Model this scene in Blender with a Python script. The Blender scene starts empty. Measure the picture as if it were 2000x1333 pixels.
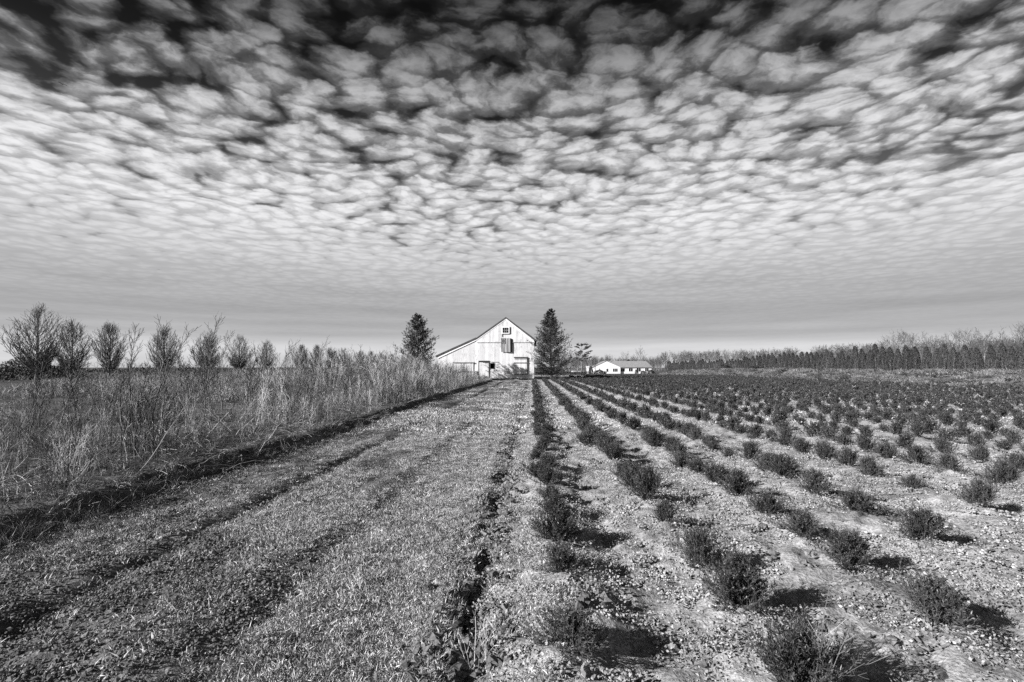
import bpy, math, random
import numpy as np
S = bpy.context.scene
COL = S.collection
R = math.radians
# ------------------------------------------------------------------ camera
EYE = 1.70
cam = bpy.data.cameras.new('camera')
cam.lens = 18.0; cam.sensor_width = 36.0; cam.clip_start = 0.05; cam.clip_end = 9000.0
camera = bpy.data.objects.new('camera', cam); COL.objects.link(camera)
camera.location = (0.0, 0.0, EYE)
camera.rotation_euler = (R(90 + 2.95), 0.0, R(2.29))
S.camera = camera
# ------------------------------------------------------------------ light
SUN_DIR = (-0.80, -0.43, 0.415)          # towards the sun
SUN_EL = math.asin(SUN_DIR[2] / math.sqrt(sum(c * c for c in SUN_DIR)))
SUN_AZ = math.atan2(SUN_DIR[0], SUN_DIR[1])
EXPOSURE = 1.2
sun_data = bpy.data.lights.new('sun', 'SUN')
sun_data.energy = 5.0; sun_data.angle = R(0.5); sun_data.color = (1.0, 0.992, 0.985)
sun = bpy.data.objects.new('sun', sun_data); COL.objects.link(sun)
from mathutils import Vector, Matrix
sun.rotation_euler = Vector(SUN_DIR).to_track_quat('Z', 'Y').to_euler()
sun.location = (-60, -40, 60)
S.view_settings.view_transform = 'Standard'
S.view_settings.look = 'None'
S.view_settings.exposure = EXPOSURE
S.view_settings.gamma = 1.0
S.view_settings.use_curve_mapping = False
S.cycles.max_bounces = 6; S.cycles.diffuse_bounces = 2; S.cycles.glossy_bounces = 2
S.cycles.transparent_max_bounces = 4; S.cycles.use_denoising = False

# ------------------------------------------------------------------ sky
class NT:
    """short-hand for building node trees"""
    def __init__(s, tree): s.t = tree; tree.nodes.clear()
    def n(s, typ, **kw):
        nd = s.t.nodes.new(typ)
        for k, v in kw.items():
            if k[0] == '_': setattr(nd, k[1:], v)
        return nd
    def link(s, a, b): s.t.links.new(a, b)
    def put(s, sock, v):
        if hasattr(v, 'links') or isinstance(v, bpy.types.NodeSocket): s.link(v, sock)
        else: sock.default_value = v
    def m(s, op, a, b=0.0, c=None, clamp=False):
        nd = s.t.nodes.new('ShaderNodeMath'); nd.operation = op; nd.use_clamp = clamp
        s.put(nd.inputs[0], a); s.put(nd.inputs[1], b)
        if c is not None: s.put(nd.inputs[2], c)
        return nd.outputs[0]
    def vec(s, x, y, z=0.0):
        nd = s.t.nodes.new('ShaderNodeCombineXYZ')
        for i, v in enumerate((x, y, z)): s.put(nd.inputs[i], v)
        return nd.outputs[0]
    def vm(s, op, a, b=None, scale=None):
        nd = s.t.nodes.new('ShaderNodeVectorMath'); nd.operation = op
        s.put(nd.inputs[0], a)
        if b is not None: s.put(nd.inputs[1], b)
        if scale is not None: s.put(nd.inputs[3], scale)
        return nd.outputs[0]
    def noise(s, v, scale, detail=2.0, rough=0.5, dist=0.0, out='Fac'):
        nd = s.t.nodes.new('ShaderNodeTexNoise')
        if v is not None: s.link(v, nd.inputs['Vector'])
        s.put(nd.inputs['Scale'], scale); nd.inputs['Detail'].default_value = detail
        nd.inputs['Roughness'].default_value = rough; nd.inputs['Distortion'].default_value = dist
        return nd.outputs[out]
    def ramp(s, f, stops, interp='LINEAR'):
        nd = s.t.nodes.new('ShaderNodeValToRGB'); cr = nd.color_ramp; cr.interpolation = interp
        while len(cr.elements) < len(stops): cr.elements.new(0.5)
        for e, (p, v) in zip(cr.elements, stops):
            e.position = p; e.color = (v, v, v, 1.0)
        s.put(nd.inputs[0], f)
        return nd.outputs[0]
    def rng(s, v, a, b, c=0.0, d=1.0, smooth=True):
        nd = s.t.nodes.new('ShaderNodeMapRange')
        nd.interpolation_type = 'SMOOTHSTEP' if smooth else 'LINEAR'
        s.put(nd.inputs[0], v)
        for i, x in enumerate((a, b, c, d)): s.put(nd.inputs[i + 1], x)
        return nd.outputs[0]
    def mix(s, f, a, b):
        """float mix"""
        nd = s.t.nodes.new('ShaderNodeMix'); nd.data_type = 'FLOAT'
        s.put(nd.inputs[0], f); s.put(nd.inputs[2], a); s.put(nd.inputs[3], b)
        return nd.outputs[0]

def build_sky():
    w = bpy.data.worlds.new('World'); S.world = w; w.use_nodes = True
    k = NT(w.node_tree)
    d = k.n('ShaderNodeTexCoord').outputs['Generated']
    sep = k.n('ShaderNodeSeparateXYZ'); k.link(d, sep.inputs[0])
    x, y, z = sep.outputs
    hor = k.m('SQRT', k.m('ADD', k.m('MULTIPLY', x, x), k.m('MULTIPLY', y, y)))
    tn = k.m('DIVIDE', k.m('MAXIMUM', z, 0.0), k.m('MAXIMUM', hor, 1e-4))     # tangent of the elevation
    zz = k.m('ADD', k.m('MAXIMUM', z, 0.0), 0.05)
    px, py = k.m('DIVIDE', x, zz), k.m('DIVIDE', y, zz)                       # the flat cloud layer, height 1
    P = k.vec(px, k.m('MULTIPLY', py, 0.98))
    # drift and warp of the cloud cells
    w1 = k.vm('SUBTRACT', k.noise(P, 2.2, 2, .5, out='Color'), (0.5, 0.5, 0.5))
    w2 = k.vm('SUBTRACT', k.noise(P, 13.0, 3, .6, out='Color'), (0.5, 0.5, 0.5))
    Q = k.vm('ADD', P, k.vm('ADD', k.vm('SCALE', w1, scale=0.24), k.vm('SCALE', w2, scale=0.07)))
    def cells(scale, smooth):
        vo = k.n('ShaderNodeTexVoronoi', _feature='SMOOTH_F1', _voronoi_dimensions='2D')
        k.link(Q, vo.inputs['Vector']); vo.inputs['Scale'].default_value = scale
        vo.inputs['Smoothness'].default_value = smooth
        return vo.outputs['Distance'], vo.outputs['Position']
    (c1, q1), (c2, q2) = cells(8.0, 0.22), cells(16.0, 0.38)
    # each puff is lit on its near, upper side and grey beneath
    out_dir = k.vm('NORMALIZE', k.vec(px, py))
    def lean(q, sc):
        nd = k.n('ShaderNodeVectorMath', _operation='DOT_PRODUCT')
        k.link(k.vm('SUBTRACT', q, Q), nd.inputs[0]); k.link(out_dir, nd.inputs[1])
        return k.m('MULTIPLY', nd.outputs['Value'], sc)
    lit = k.m('ADD', lean(q1, 8.0 * .44), lean(q2, 16.0 * .16))
    puff = k.m('SUBTRACT', 1.0, k.m('MULTIPLY', c1, 1.35))
    puff2 = k.m('SUBTRACT', 1.0, k.m('MULTIPLY', c2, 1.35))
    fbm = k.noise(Q, 9.5, 6, .62)
    fine = k.noise(Q, 24.0, 5, .62)
    big = k.noise(k.vec(k.m('ADD', px, 3.7), k.m('ADD', py, 1.3)), 0.75, 3, .5)
    # where the sheet of cloud is broken open: a few real gaps, on the layer itself
    def hole(cx, cy, rx, ry, a):
        ex = k.m('DIVIDE', k.m('SUBTRACT', px, cx), rx); ey = k.m('DIVIDE', k.m('SUBTRACT', py, cy), ry)
        r2 = k.m('ADD', k.m('MULTIPLY', ex, ex), k.m('MULTIPLY', ey, ey))
        return k.m('MULTIPLY', k.m('POWER', 2.718, k.m('MULTIPLY', r2, -1.0)), a)
    gap = 0.0
    for h in HOLES: gap = k.m('ADD', gap, hole(*h))
    dens = k.m('ADD', k.m('MULTIPLY', puff, 0.80), k.m('MULTIPLY', puff2, 0.34))
    dens = k.m('ADD', dens, k.m('MULTIPLY', k.m('SUBTRACT', fbm, 0.5), 0.95))
    dens = k.m('ADD', dens, k.m('MULTIPLY', k.m('MULTIPLY', k.m('SUBTRACT', fine, 0.5), 0.24), k.rng(tn, .12, .34)))
    dens = k.m('ADD', dens, k.m('MULTIPLY', k.m('SUBTRACT', big, 0.5), 0.80))
    dens = k.m('SUBTRACT', dens, gap)
    dens0 = dens
    dens = k.m('ADD', dens, k.ramp(tn, [(0.0, 1.3), (0.12, 0.95), (0.20, 0.50), (0.30, 0.27), (0.40, 0.23), (0.52, 0.23), (0.62, 0.20), (1.0, 0.18)]))
    alpha = k.rng(dens, 0.02, 0.68)
    tops = k.rng(k.m('ADD', k.m('ADD', dens0, lit), k.m('MULTIPLY', k.m('MULTIPLY', k.m('SUBTRACT', fine, 0.5), 0.75), k.rng(tn, .12, .34))), 0.08, 1.12)
    # the thin even veil under the layer, far off, and the clear strip at the horizon
    streak = k.noise(k.vec(k.m('MULTIPLY', x, 3.0), k.m('MULTIPLY', tn, 60.0), k.m('MULTIPLY', y, 3.0)), 1.0, 4, .55)
    hazy = k.rng(tn, 0.30, 0.10)
    bright = k.ramp(tn, [(0.0, .66), (.028, .80), (.042, .72), (.060, .53), (.10, .46), (.15, .56), (.21, .78), (.28, .98),
                         (.36, .94), (.46, .76), (.55, .50), (.63, .26), (.70, .14), (.80, .08), (1.0, .07)])
    lowc = k.ramp(tn, [(0.0, .66), (.028, .78), (.042, .70), (.060, .51), (.10, .435), (.15, .48), (.21, .60), (.28, .58),
                       (.36, .40), (.46, .21), (.55, .11), (.63, .04), (.70, .018), (.80, .012), (1.0, .012)])
    cloud = k.mix(tops, lowc, bright)
    cloud = k.m('MULTIPLY', cloud, k.m('ADD', 0.93, k.m('MULTIPLY', k.m('MULTIPLY', k.m('SUBTRACT', streak, 0.5), hazy), 0.45)))
    # the blue sky behind, as red-sensitive film sees it: the red channel of the Nishita sky
    sky = k.n('ShaderNodeTexSky', _sky_type='NISHITA', _sun_disc=False)
    sky.sun_elevation = SUN_EL; sky.sun_rotation = SUN_AZ; sky.altitude = 10.0
    rgb = k.n('ShaderNodeSeparateColor'); k.link(sky.outputs[0], rgb.inputs[0])
    blue = k.m('MULTIPLY', rgb.outputs[0], k.ramp(tn, [(0.0, 1.0), (.2, 1.0), (.32, .50), (.42, .22), (.52, .09), (.64, .05), (1.0, .04)]))
    BG = 0.10
    g = 1.0 / (2 ** EXPOSURE) / BG
    col = k.mix(alpha, k.m('MULTIPLY', blue, SKY_GAIN), k.m('MULTIPLY', cloud, g))
    tint = k.n('ShaderNodeCombineColor')
    for i, c in enumerate((0.985, 0.985, 1.0)): k.link(k.m('MULTIPLY', col, c), tint.inputs[i])
    bg = k.n('ShaderNodeBackground'); bg.inputs['Strength'].default_value = BG
    k.link(tint.outputs[0], bg.inputs['Color'])
    out = k.n('ShaderNodeOutputWorld'); k.link(bg.outputs[0], out.inputs[0])
SKY_GAIN = 0.50
def gap_at(u, v, ru, rv, a):
    """a break in the cloud layer, given where it is seen from the camera's spot"""
    dx, dz = (u - 1040) / 1000, (718 - v) / 1000
    n = math.sqrt(dx * dx + 1 + dz * dz)
    zz = dz / n + 0.05
    return (dx / n / zz, 1 / n / zz, ru / 1000 / n / zz, rv / 1000 / n / zz / zz, a)
HOLES = [gap_at(*g) for g in [(10, 30, 190, 100, .55), (330, 75, 80, 50, .22), (560, 60, 90, 36, .25), (820, 40, 80, 30, .25),
         (220, 125, 45, 18, .28), (1030, 190, 40, 50, .25), (1270, 50, 60, 30, .28), (1640, 80, 55, 30, .32), (1480, 10, 100, 30, .2),
         (1970, 190, 55, 32, .42), (1780, 300, 150, 13, .42), (1960, 265, 75, 20, .38), (200, 250, 50, 10, .32), (20, 275, 70, 12, .32),
         (1985, 20, 110, 60, .45), (250, -30, 220, 40, .3), (1000, -60, 700, 50, .08)]]
build_sky()
# ------------------------------------------------------------------ helpers
rng = np.random.default_rng(11)

def mat(name, build, rough=0.85, spec=0.25, **extra):
    """a procedural material; build(k) returns a grey value, or (grey, bump height, bump distance)"""
    m = bpy.data.materials.new(name); m.use_nodes = True
    k = NT(m.node_tree)
    v = build(k); h = None
    if isinstance(v, tuple): v, h, hd = v
    bs = k.n('ShaderNodeBsdfPrincipled'); out = k.n('ShaderNodeOutputMaterial')
    k.link(bs.outputs[0], out.inputs[0])
    cc = k.n('ShaderNodeCombineColor')
    for i, c in enumerate((0.99, 0.985, 1.0)): k.put(cc.inputs[i], k.m('MULTIPLY', v, c))
    k.link(cc.outputs[0], bs.inputs['Base Color'])
    bs.inputs['Roughness'].default_value = rough
    bs.inputs['Specular IOR Level'].default_value = spec
    for a, b in extra.items(): bs.inputs[a.replace('_', ' ')].default_value = b
    if h is not None:
        bp = k.n('ShaderNodeBump'); bp.inputs['Strength'].default_value = 1.0
        bp.inputs['Distance'].default_value = hd
        k.link(h, bp.inputs['Height']); k.link(bp.outputs[0], bs.inputs['Normal'])
    return m
def pos(k): return k.n('ShaderNodeNewGeometry').outputs['Position']
def objc(k): return k.n('ShaderNodeTexCoord').outputs['Object']
def rnd(k): return k.n('ShaderNodeObjectInfo').outputs['Random']
def island(k): return k.n('ShaderNodeNewGeometry').outputs['Random Per Island']
def flat(v): return lambda k: k.m('ADD', v, 0.0)
def speck(lo, hi, scale, detail=3):
    return lambda k: k.rng(k.noise(objc(k), scale, detail, .6), .3, .7, lo, hi)
def perisle(lo, hi, r=0.35):
    """leaf-by-leaf and plant-by-plant variation"""
    return lambda k: k.m('MULTIPLY', k.rng(island(k), 0, 1, lo, hi, False), k.rng(rnd(k), 0, 1, 1 - r, 1 + r, False))

def mesh(name, V, F, mats, mi=None, smooth=False):
    """fast mesh from arrays; F is (n,3) or (n,4) or a list of such arrays"""
    me = bpy.data.meshes.new(name)
    V = np.asarray(V, dtype=np.float32)
    Fs = F if isinstance(F, list) else [F]
    Fs = [np.asarray(f, dtype=np.int32) for f in Fs if len(f)]
    loops = np.concatenate([f.ravel() for f in Fs]); sizes = np.concatenate([np.full(len(f), f.shape[1], np.int32) for f in Fs])
    starts = np.concatenate([[0], np.cumsum(sizes)[:-1]]).astype(np.int32)
    me.vertices.add(len(V)); me.vertices.foreach_set('co', V.ravel())
    me.loops.add(len(loops)); me.loops.foreach_set('vertex_index', loops)
    me.polygons.add(len(sizes)); me.polygons.foreach_set('loop_start', starts); me.polygons.foreach_set('loop_total', sizes)
    for m in (mats if isinstance(mats, (list, tuple)) else [mats]): me.materials.append(m)
    if mi is not None: me.polygons.foreach_set('material_index', np.asarray(mi, np.int32))
    me.polygons.foreach_set('use_smooth', np.full(len(sizes), bool(smooth)))
    me.update(calc_edges=True); me.validate()
    return me

class MB:
    """collects pieces for one mesh"""
    def __init__(s): s.V = []; s.Q = []; s.T = []; s.n = 0; s.qm = []; s.tm = []
    def add(s, V, Q=None, T=None, m=0):
        V = np.asarray(V, float).reshape(-1, 3); s.V.append(V)
        if Q is not None and len(Q): Q = np.asarray(Q, int) + s.n; s.Q.append(Q); s.qm.append(np.full(len(Q), m))
        if T is not None and len(T): T = np.asarray(T, int) + s.n; s.T.append(T); s.tm.append(np.full(len(T), m))
        s.n += len(V); return s
    def box(s, x0, x1, y0, y1, z0, z1, m=0):
        V = [(x, y, z) for z in (z0, z1) for y in (y0, y1) for x in (x0, x1)]
        return s.add(V, [(0, 2, 3, 1), (4, 5, 7, 6), (0, 1, 5, 4), (2, 6, 7, 3), (0, 4, 6, 2), (1, 3, 7, 5)], m=m)
    def prism(s, poly, y0, y1, m=0):
        """outline in x,z (counter-clockwise seen from -y) pushed from y0 to y1"""
        n = len(poly); V = [(x, y0, z) for x, z in poly] + [(x, y1, z) for x, z in poly]
        s.add(V, [(i, i + n, (i + 1) % n + n, (i + 1) % n) for i in range(n)], m=m)
        b = s.n - 2 * n
        for k in range(1, n - 1):
            s.T.append(np.array([[b, b + k, b + k + 1], [b + n, b + n + k + 1, b + n + k]])); s.tm.append(np.full(2, m))
        return s
    def mesh(s, name, mats, smooth=False):
        V = np.concatenate(s.V); F = []; mi = []
        if s.Q: F.append(np.concatenate(s.Q)); mi.append(np.concatenate(s.qm))
        if s.T: F.append(np.concatenate(s.T)); mi.append(np.concatenate(s.tm))
        return mesh(name, V, F, mats, np.concatenate(mi), smooth)

def link(name, me, parent=None, loc=None, rotz=0.0, scale=None, **props):
    o = bpy.data.objects.new(name, me); COL.objects.link(o)
    if parent is not None: o.parent = parent
    if loc is not None: o.location = loc
    if rotz: o.rotation_euler = (0, 0, rotz)
    if scale is not None: o.scale = scale if hasattr(scale, '__len__') else (scale,) * 3
    for a, b in props.items(): o[a] = b
    return o
def thing(name, label, cat, loc=(0, 0, 0), rotz=0.0, group=None, scale=None):
    o = link(name, None, None, loc, rotz, scale, label=label, category=cat)
    o.empty_display_size = 0.3
    if group: o['group'] = group
    return o

def norm(a): return a / np.maximum(np.linalg.norm(a, axis=-1, keepdims=True), 1e-9)
def tubes(P, Rr, sides=3):
    """tapered tubes along many paths at once: P (m,n,3), Rr (m,n)"""
    m, n, _ = P.shape
    T = norm(np.gradient(P, axis=1))
    ref = np.where(np.abs(T[..., 2:3]) > .9, np.array([1., 0, 0]), np.array([0, 0, 1.]))
    U = norm(np.cross(T, ref)); W = np.cross(T, U)
    a = np.arange(sides) * 2 * np.pi / sides
    V = P[:, :, None, :] + Rr[:, :, None, None] * (np.cos(a)[None, None, :, None] * U[:, :, None, :] + np.sin(a)[None, None, :, None] * W[:, :, None, :])
    idx = np.arange(m * n * sides).reshape(m, n, sides)
    a0, a1 = idx[:, :-1, :], idx[:, 1:, :]
    Q = np.stack([a0, np.roll(a0, -1, 2), np.roll(a1, -1, 2), a1], -1).reshape(-1, 4)
    return V.reshape(-1, 3), Q
def blades(B, D, L, W, rg, bend=None, face=None):
    """flat leaf shapes: base B, direction D, length L, width W"""
    n = len(B); D = norm(D); nr = norm(rg.normal(size=(n, 3)))
    if face is not None: nr = norm(face) + nr * .55          # leaves that lie along a surface
    side = norm(np.cross(D, nr))
    L = np.broadcast_to(L, n)[:, None]; W = np.broadcast_to(W, n)[:, None]
    mid = B + D * L * .45; tip = B + D * L
    if bend is not None: tip = tip + bend
    V = np.stack([B, mid - side * W / 2, tip, mid + side * W / 2], 1).reshape(-1, 3)
    return V, np.arange(n * 4).reshape(n, 4)
def sprout(P, Rr, kk, t0, t1, ang, L, n, rg, up=0.0, wig=0.06, rr=0.6, tip=0.3, shape=0.0, flatten=0.0, angj=0.15, lo=.7):
    """kk child branches on every path of P; returns child paths, radii and where on the parent (0..1) they leave"""
    m, pn, _ = P.shape
    t = t0 + (t1 - t0) * (np.arange(kk)[None] + rg.random((m, kk))) / kk
    f = t * (pn - 1); i = np.minimum(f.astype(int), pn - 2); fr = (f - i)[..., None]
    mm = np.arange(m)[:, None]
    A, B = P[mm, i], P[mm, i + 1]
    base = A + (B - A) * fr; T = norm(B - A)
    rad = Rr[mm, i] * (1 - fr[..., 0]) + Rr[mm, i + 1] * fr[..., 0]
    ref = np.where(np.abs(T[..., 2:3]) > .95, np.array([1., 0, 0]), np.array([0, 0, 1.]))
    U = norm(np.cross(T, ref)); W = np.cross(T, U)
    az = (np.arange(kk)[None] * 2.39996 + rg.random((m, 1)) * 6.283 + rg.normal(0, .35, (m, kk)))[..., None]
    an = (ang + rg.normal(0, angj, (m, kk)))[..., None]
    dr = T * np.cos(an) + (U * np.cos(az) + W * np.sin(az)) * np.sin(an)
    if flatten: dr[..., 2] *= (1 - flatten); dr = norm(dr)
    ln = L * (1 - shape * t) * rg.uniform(lo, 1.15, (m, kk))
    s = np.linspace(0, 1, n)[None, None, :, None]
    C = base[:, :, None, :] + dr[:, :, None, :] * s * ln[..., None, None]
    C[..., 2] += up * ln[..., None] * (s[..., 0] ** 2)
    w = rg.normal(0, wig, (m, kk, n, 3)) * ln[..., None, None]; w[:, :, 0] = 0
    C = C + np.cumsum(w, 2) * .5
    r0 = rad * rr
    CR = r0[..., None] * (1 - (1 - tip) * np.linspace(0, 1, n)[None, None])
    return C.reshape(m * kk, n, 3), CR.reshape(m * kk, n), t.reshape(-1)

def vnoise(x, y, seed=0):
    x = np.asarray(x, float); y = np.asarray(y, float)
    xi = np.floor(x).astype(np.int64); yi = np.floor(y).astype(np.int64)
    fx = x - xi; fy = y - yi; fx = fx * fx * (3 - 2 * fx); fy = fy * fy * (3 - 2 * fy)
    def h(a, b):
        v = (a * 374761393 + b * 668265263 + seed * 1274126177) & 0xffffffff
        v = ((v ^ (v >> 13)) * 1274126177) & 0xffffffff
        v = v ^ (v >> 16)
        return (v & 0xffff) / 65535.0
    return (h(xi, yi) * (1 - fx) + h(xi + 1, yi) * fx) * (1 - fy) + (h(xi, yi + 1) * (1 - fx) + h(xi + 1, yi + 1) * fx) * fy
def fbm(x, y, o=3, seed=0):
    v = 0.0; a = .5; t = 0.0
    for k in range(o): v = v + a * vnoise(x * 2 ** k, y * 2 ** k, seed + k * 17); t += a; a *= .5
    return v / t
def sstep(a, b, x):
    t = np.clip((x - a) / (b - a), 0, 1); return t * t * (3 - 2 * t)

# ------------------------------------------------------------------ the lie of the land
ROWS = [0.21, 1.38, 2.58, 3.66, 5.12, 6.45] + [6.45 + 1.2 * i for i in range(1, 27)]
ROWS_A = np.array(ROWS)
def edge_x(y): return -4.95 + .35 * (fbm(y * .35, y * 0 + 3.3, 3, 5) - .5) * 2 + .12 * (vnoise(y * 2.1, y * 0, 8) - .5)
def height(x, y, fine=True):
    x = np.asarray(x, float); y = np.asarray(y, float)
    near = 1 - sstep(14, 45, y)
    ex = edge_x(y)
    z = .20 * sstep(0, .30, ex - x) + .42 * sstep(2, 24, ex - x)
    lane = sstep(0, .4, x - ex) * sstep(0, .3, -.45 - x)
    yb = 1 - sstep(58, 70, y)
    wob = .22 * (fbm(y * .22, y * 0 + 9, 2, 2) - .5)
    for cx, dep, wd in ((-3.42, .060, .13), (-1.85, .025, .16)):
        u = x - cx - wob
        z = z - dep * lane * yb * np.exp(-(u / wd) ** 2) * (.55 + .9 * vnoise(y * .8, y * 0, int(-cx * 10)))
        z = z + dep * .55 * lane * yb * np.exp(-((u + .30) / .16) ** 2)
    z = z + .05 * lane * np.exp(-((x + 2.6) / .8) ** 2)
    # the plough furrow along the lane's right edge
    fx = x + .47 + .09 * (fbm(y * 1.3, y * 0 + 1, 3, 4) - .5) * 2
    z = z - .20 * yb * np.exp(-(fx / (.06 + .09 * vnoise(y * 1.4, x * 0, 7))) ** 2) * sstep(.18, .75, fbm(y * 1.9, x * 2 + 4, 2, 6))
    z = z + .10 * yb * np.exp(-((fx + .17) / .11) ** 2) * vnoise(y * 3, x * 3, 9)
    # the rows: low beds with furrows between
    inrow = sstep(-.3, 0.1, x) * (1 - sstep(12, 26, x)) * (1 - sstep(55, 75, y))
    d = np.min(np.abs(x[..., None] - ROWS_A), -1)
    bed = np.exp(-(d / .30) ** 2)
    z = z + inrow * .085 * bed
    fu = x - .66 - .05 * (vnoise(y * 1.1, y * 0, 12) - .5)
    z = z - .05 * yb * np.exp(-(fu / .1) ** 2) * vnoise(y * 1.7, y * 0, 13)
    # heaped brush and soil along the far side of the planting
    z = z - .70 * sstep(114, 165, y) * sstep(0, 6, x)
    berm = sstep(37, 40.5, x) * (1 - sstep(47, 54, x)) * sstep(22, 32, y) * (1 - sstep(140, 170, y))
    z = z + berm * (.70 + .75 * fbm(x * .3, y * .3, 3, 21))
    if fine:
        cl = sstep(-.5, -.2, x) * (1 - sstep(20, 40, x))
        z = z + near * (.030 + .034 * cl) * (fbm(x * 2.4, y * 2.4, 3, 31) - .5) * 2 * sstep(0, 1, 1 + 0 * x)
        z = z + near * (.018 + .026 * cl) * (fbm(x * 8, y * 8, 2, 41) - .5) * 2
        z = z + near * .024 * lane * (fbm(x * 6, y * 4, 3, 61) - .5) * 2 + (1 - sstep(5, 10, y)) * .014 * (fbm(x * 21, y * 21, 2, 63) - .5) * 2
        z = z + .05 * lane * (fbm(x * .9, y * .7, 2, 51) - .5)
    return z
def hz(x, y): return float(height(np.array([x]), np.array([y]))[0])

def scatter(name, protos, x, y, z, rot, scl, pid, kind='stuff', **props):
    """one object that sets copies of a few small shapes on many points (for what nobody could count)"""
    c = bpy.data.collections.new(name + ' shapes')
    for i, me in enumerate(protos):
        po = bpy.data.objects.new('%s_shape_%03d' % (name, i), me); c.objects.link(po)
    n = len(x); me = bpy.data.meshes.new(name)
    me.vertices.add(n); me.vertices.foreach_set('co', np.stack([x, y, z], -1).astype(np.float32).ravel())
    for nm, tp, dat in (('turn', 'FLOAT_VECTOR', rot), ('size', 'FLOAT_VECTOR', scl), ('pick', 'INT', pid)):
        at = me.attributes.new(nm, tp, 'POINT')
        dat = np.asarray(dat)
        if tp == 'FLOAT_VECTOR':
            if dat.ndim == 1: dat = np.repeat(dat[:, None], 3, 1)
            at.data.foreach_set('vector', dat.astype(np.float32).ravel())
        else: at.data.foreach_set('value', dat.astype(np.int32).ravel())
    for p in protos:
        for m in p.materials:
            if m.name not in me.materials: me.materials.append(m)
    g = bpy.data.node_groups.new(name, 'GeometryNodeTree')
    g.interface.new_socket('Geometry', in_out='INPUT', socket_type='NodeSocketGeometry')
    g.interface.new_socket('Geometry', in_out='OUTPUT', socket_type='NodeSocketGeometry')
    N = g.nodes.new; gi, go = N('NodeGroupInput'), N('NodeGroupOutput')
    ci = N('GeometryNodeCollectionInfo'); ci.inputs['Collection'].default_value = c
    ci.inputs['Separate Children'].default_value = True; ci.inputs['Reset Children'].default_value = True
    iop = N('GeometryNodeInstanceOnPoints'); iop.inputs['Pick Instance'].default_value = True
    def attr(nm, dt):
        a = N('GeometryNodeInputNamedAttribute'); a.data_type = dt; a.inputs['Name'].default_value = nm
        return a.outputs['Attribute']
    e2r = N('FunctionNodeEulerToRotation')
    L = g.links.new
    L(gi.outputs[0], iop.inputs['Points']); L(ci.outputs[0], iop.inputs['Instance'])
    L(attr('pick', 'INT'), iop.inputs['Instance Index'])
    L(attr('turn', 'FLOAT_VECTOR'), e2r.inputs[0]); L(e2r.outputs[0], iop.inputs['Rotation'])
    L(attr('size', 'FLOAT_VECTOR'), iop.inputs['Scale']); L(iop.outputs[0], go.inputs[0])
    o = link(name, me, kind=kind, **props)
    md = o.modifiers.new('scatter', 'NODES'); md.node_group = g
    return o
def in_view(x, y, pad=1.5):
    """roughly what the camera can see, with room for a step to the side"""
    return (y > 1.2) & (x < y * .97 + pad + .4) & (x > -y * 1.05 - pad)
def rot_up(n, rg, tilt=.15):
    return np.stack([rg.normal(0, tilt, n), rg.normal(0, tilt, n), rg.uniform(0, 6.283, n)], -1)
# ------------------------------------------------------------------ materials (a black-and-white place: greys only)
def soil(k):
    p = pos(k)
    a = k.noise(p, .9, 4, .6); b = k.noise(p, 7, 5, .65); c = k.noise(p, 38, 4, .6)
    v = k.rng(a, .35, .65, .19, .31)
    v = k.m('MULTIPLY', v, k.rng(b, .3, .7, .62, 1.28)); v = k.m('MULTIPLY', v, k.rng(c, .3, .7, .65, 1.3))
    h = k.m('ADD', k.m('MULTIPLY', b, .6), k.m('MULTIPLY', c, .4))
    return v, h, .05
def lane_soil(k):
    p = pos(k)
    sp = k.n('ShaderNodeSeparateXYZ'); k.link(p, sp.inputs[0])
    st = k.vec(k.m('MULTIPLY', sp.outputs[0], 1.6), k.m('MULTIPLY', sp.outputs[1], .22))
    a = k.noise(st, 1.2, 4, .6); b = k.noise(p, 5, 5, .65); c = k.noise(p, 30, 4, .65)
    v = k.rng(a, .35, .65, .07, .17)
    v = k.m('MULTIPLY', v, k.rng(b, .3, .7, .6, 1.3)); v = k.m('MULTIPLY', v, k.rng(c, .3, .7, .6, 1.35))
    return v, k.m('ADD', k.m('MULTIPLY', b, .5), k.m('MULTIPLY', c, .5)), .05
def rough_land(k):
    p = pos(k)
    a = k.noise(p, .15, 5, .65); b = k.noise(p, 2.2, 5, .65); c = k.noise(p, 18, 4, .6)
    v = k.rng(a, .35, .65, .045, .10); v = k.m('MULTIPLY', v, k.rng(b, .3, .7, .6, 1.4))
    v = k.m('MULTIPLY', v, k.rng(c, .3, .7, .7, 1.3))
    return v, k.m('ADD', k.m('MULTIPLY', b, .7), k.m('MULTIPLY', c, .3)), .09
M = {}
M['soil'] = mat('field soil', soil, .95, .1)
M['lane'] = mat('lane turf and soil', lane_soil, .95, .1)
M['land'] = mat('rough land', rough_land, .95, .1)
M['clod'] = mat('soil clod', lambda k: k.m('MULTIPLY', k.rng(k.noise(objc(k), 60, 3, .6),   .3, .7, .07, .16), k.rng(rnd(k), 0, 1, .6, 1.4, False)), .95, .1)
M['crumb'] = mat('dry soil crumb', perisle(.18, .33, .3), .95, .1)
M['leaf'] = mat('weed leaf', perisle(.13, .31, .35), .6, .35)
M['straw'] = mat('dry straw', perisle(.09, .36, .4), .7, .3)
M['grass'] = mat('short grass', perisle(.18, .54, .35), .65, .3)
M['yew'] = mat('yew needles', perisle(.014, .068, .25), .45, .40)
M['yew_stem'] = mat('yew bark', speck(.06, .14, 30), .9, .1)
M['stem'] = mat('dry stem', perisle(.12, .50, .45), .75, .25)
M['stem_dark'] = mat('dark twig', perisle(.03, .10, .4), .8, .2)
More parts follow.
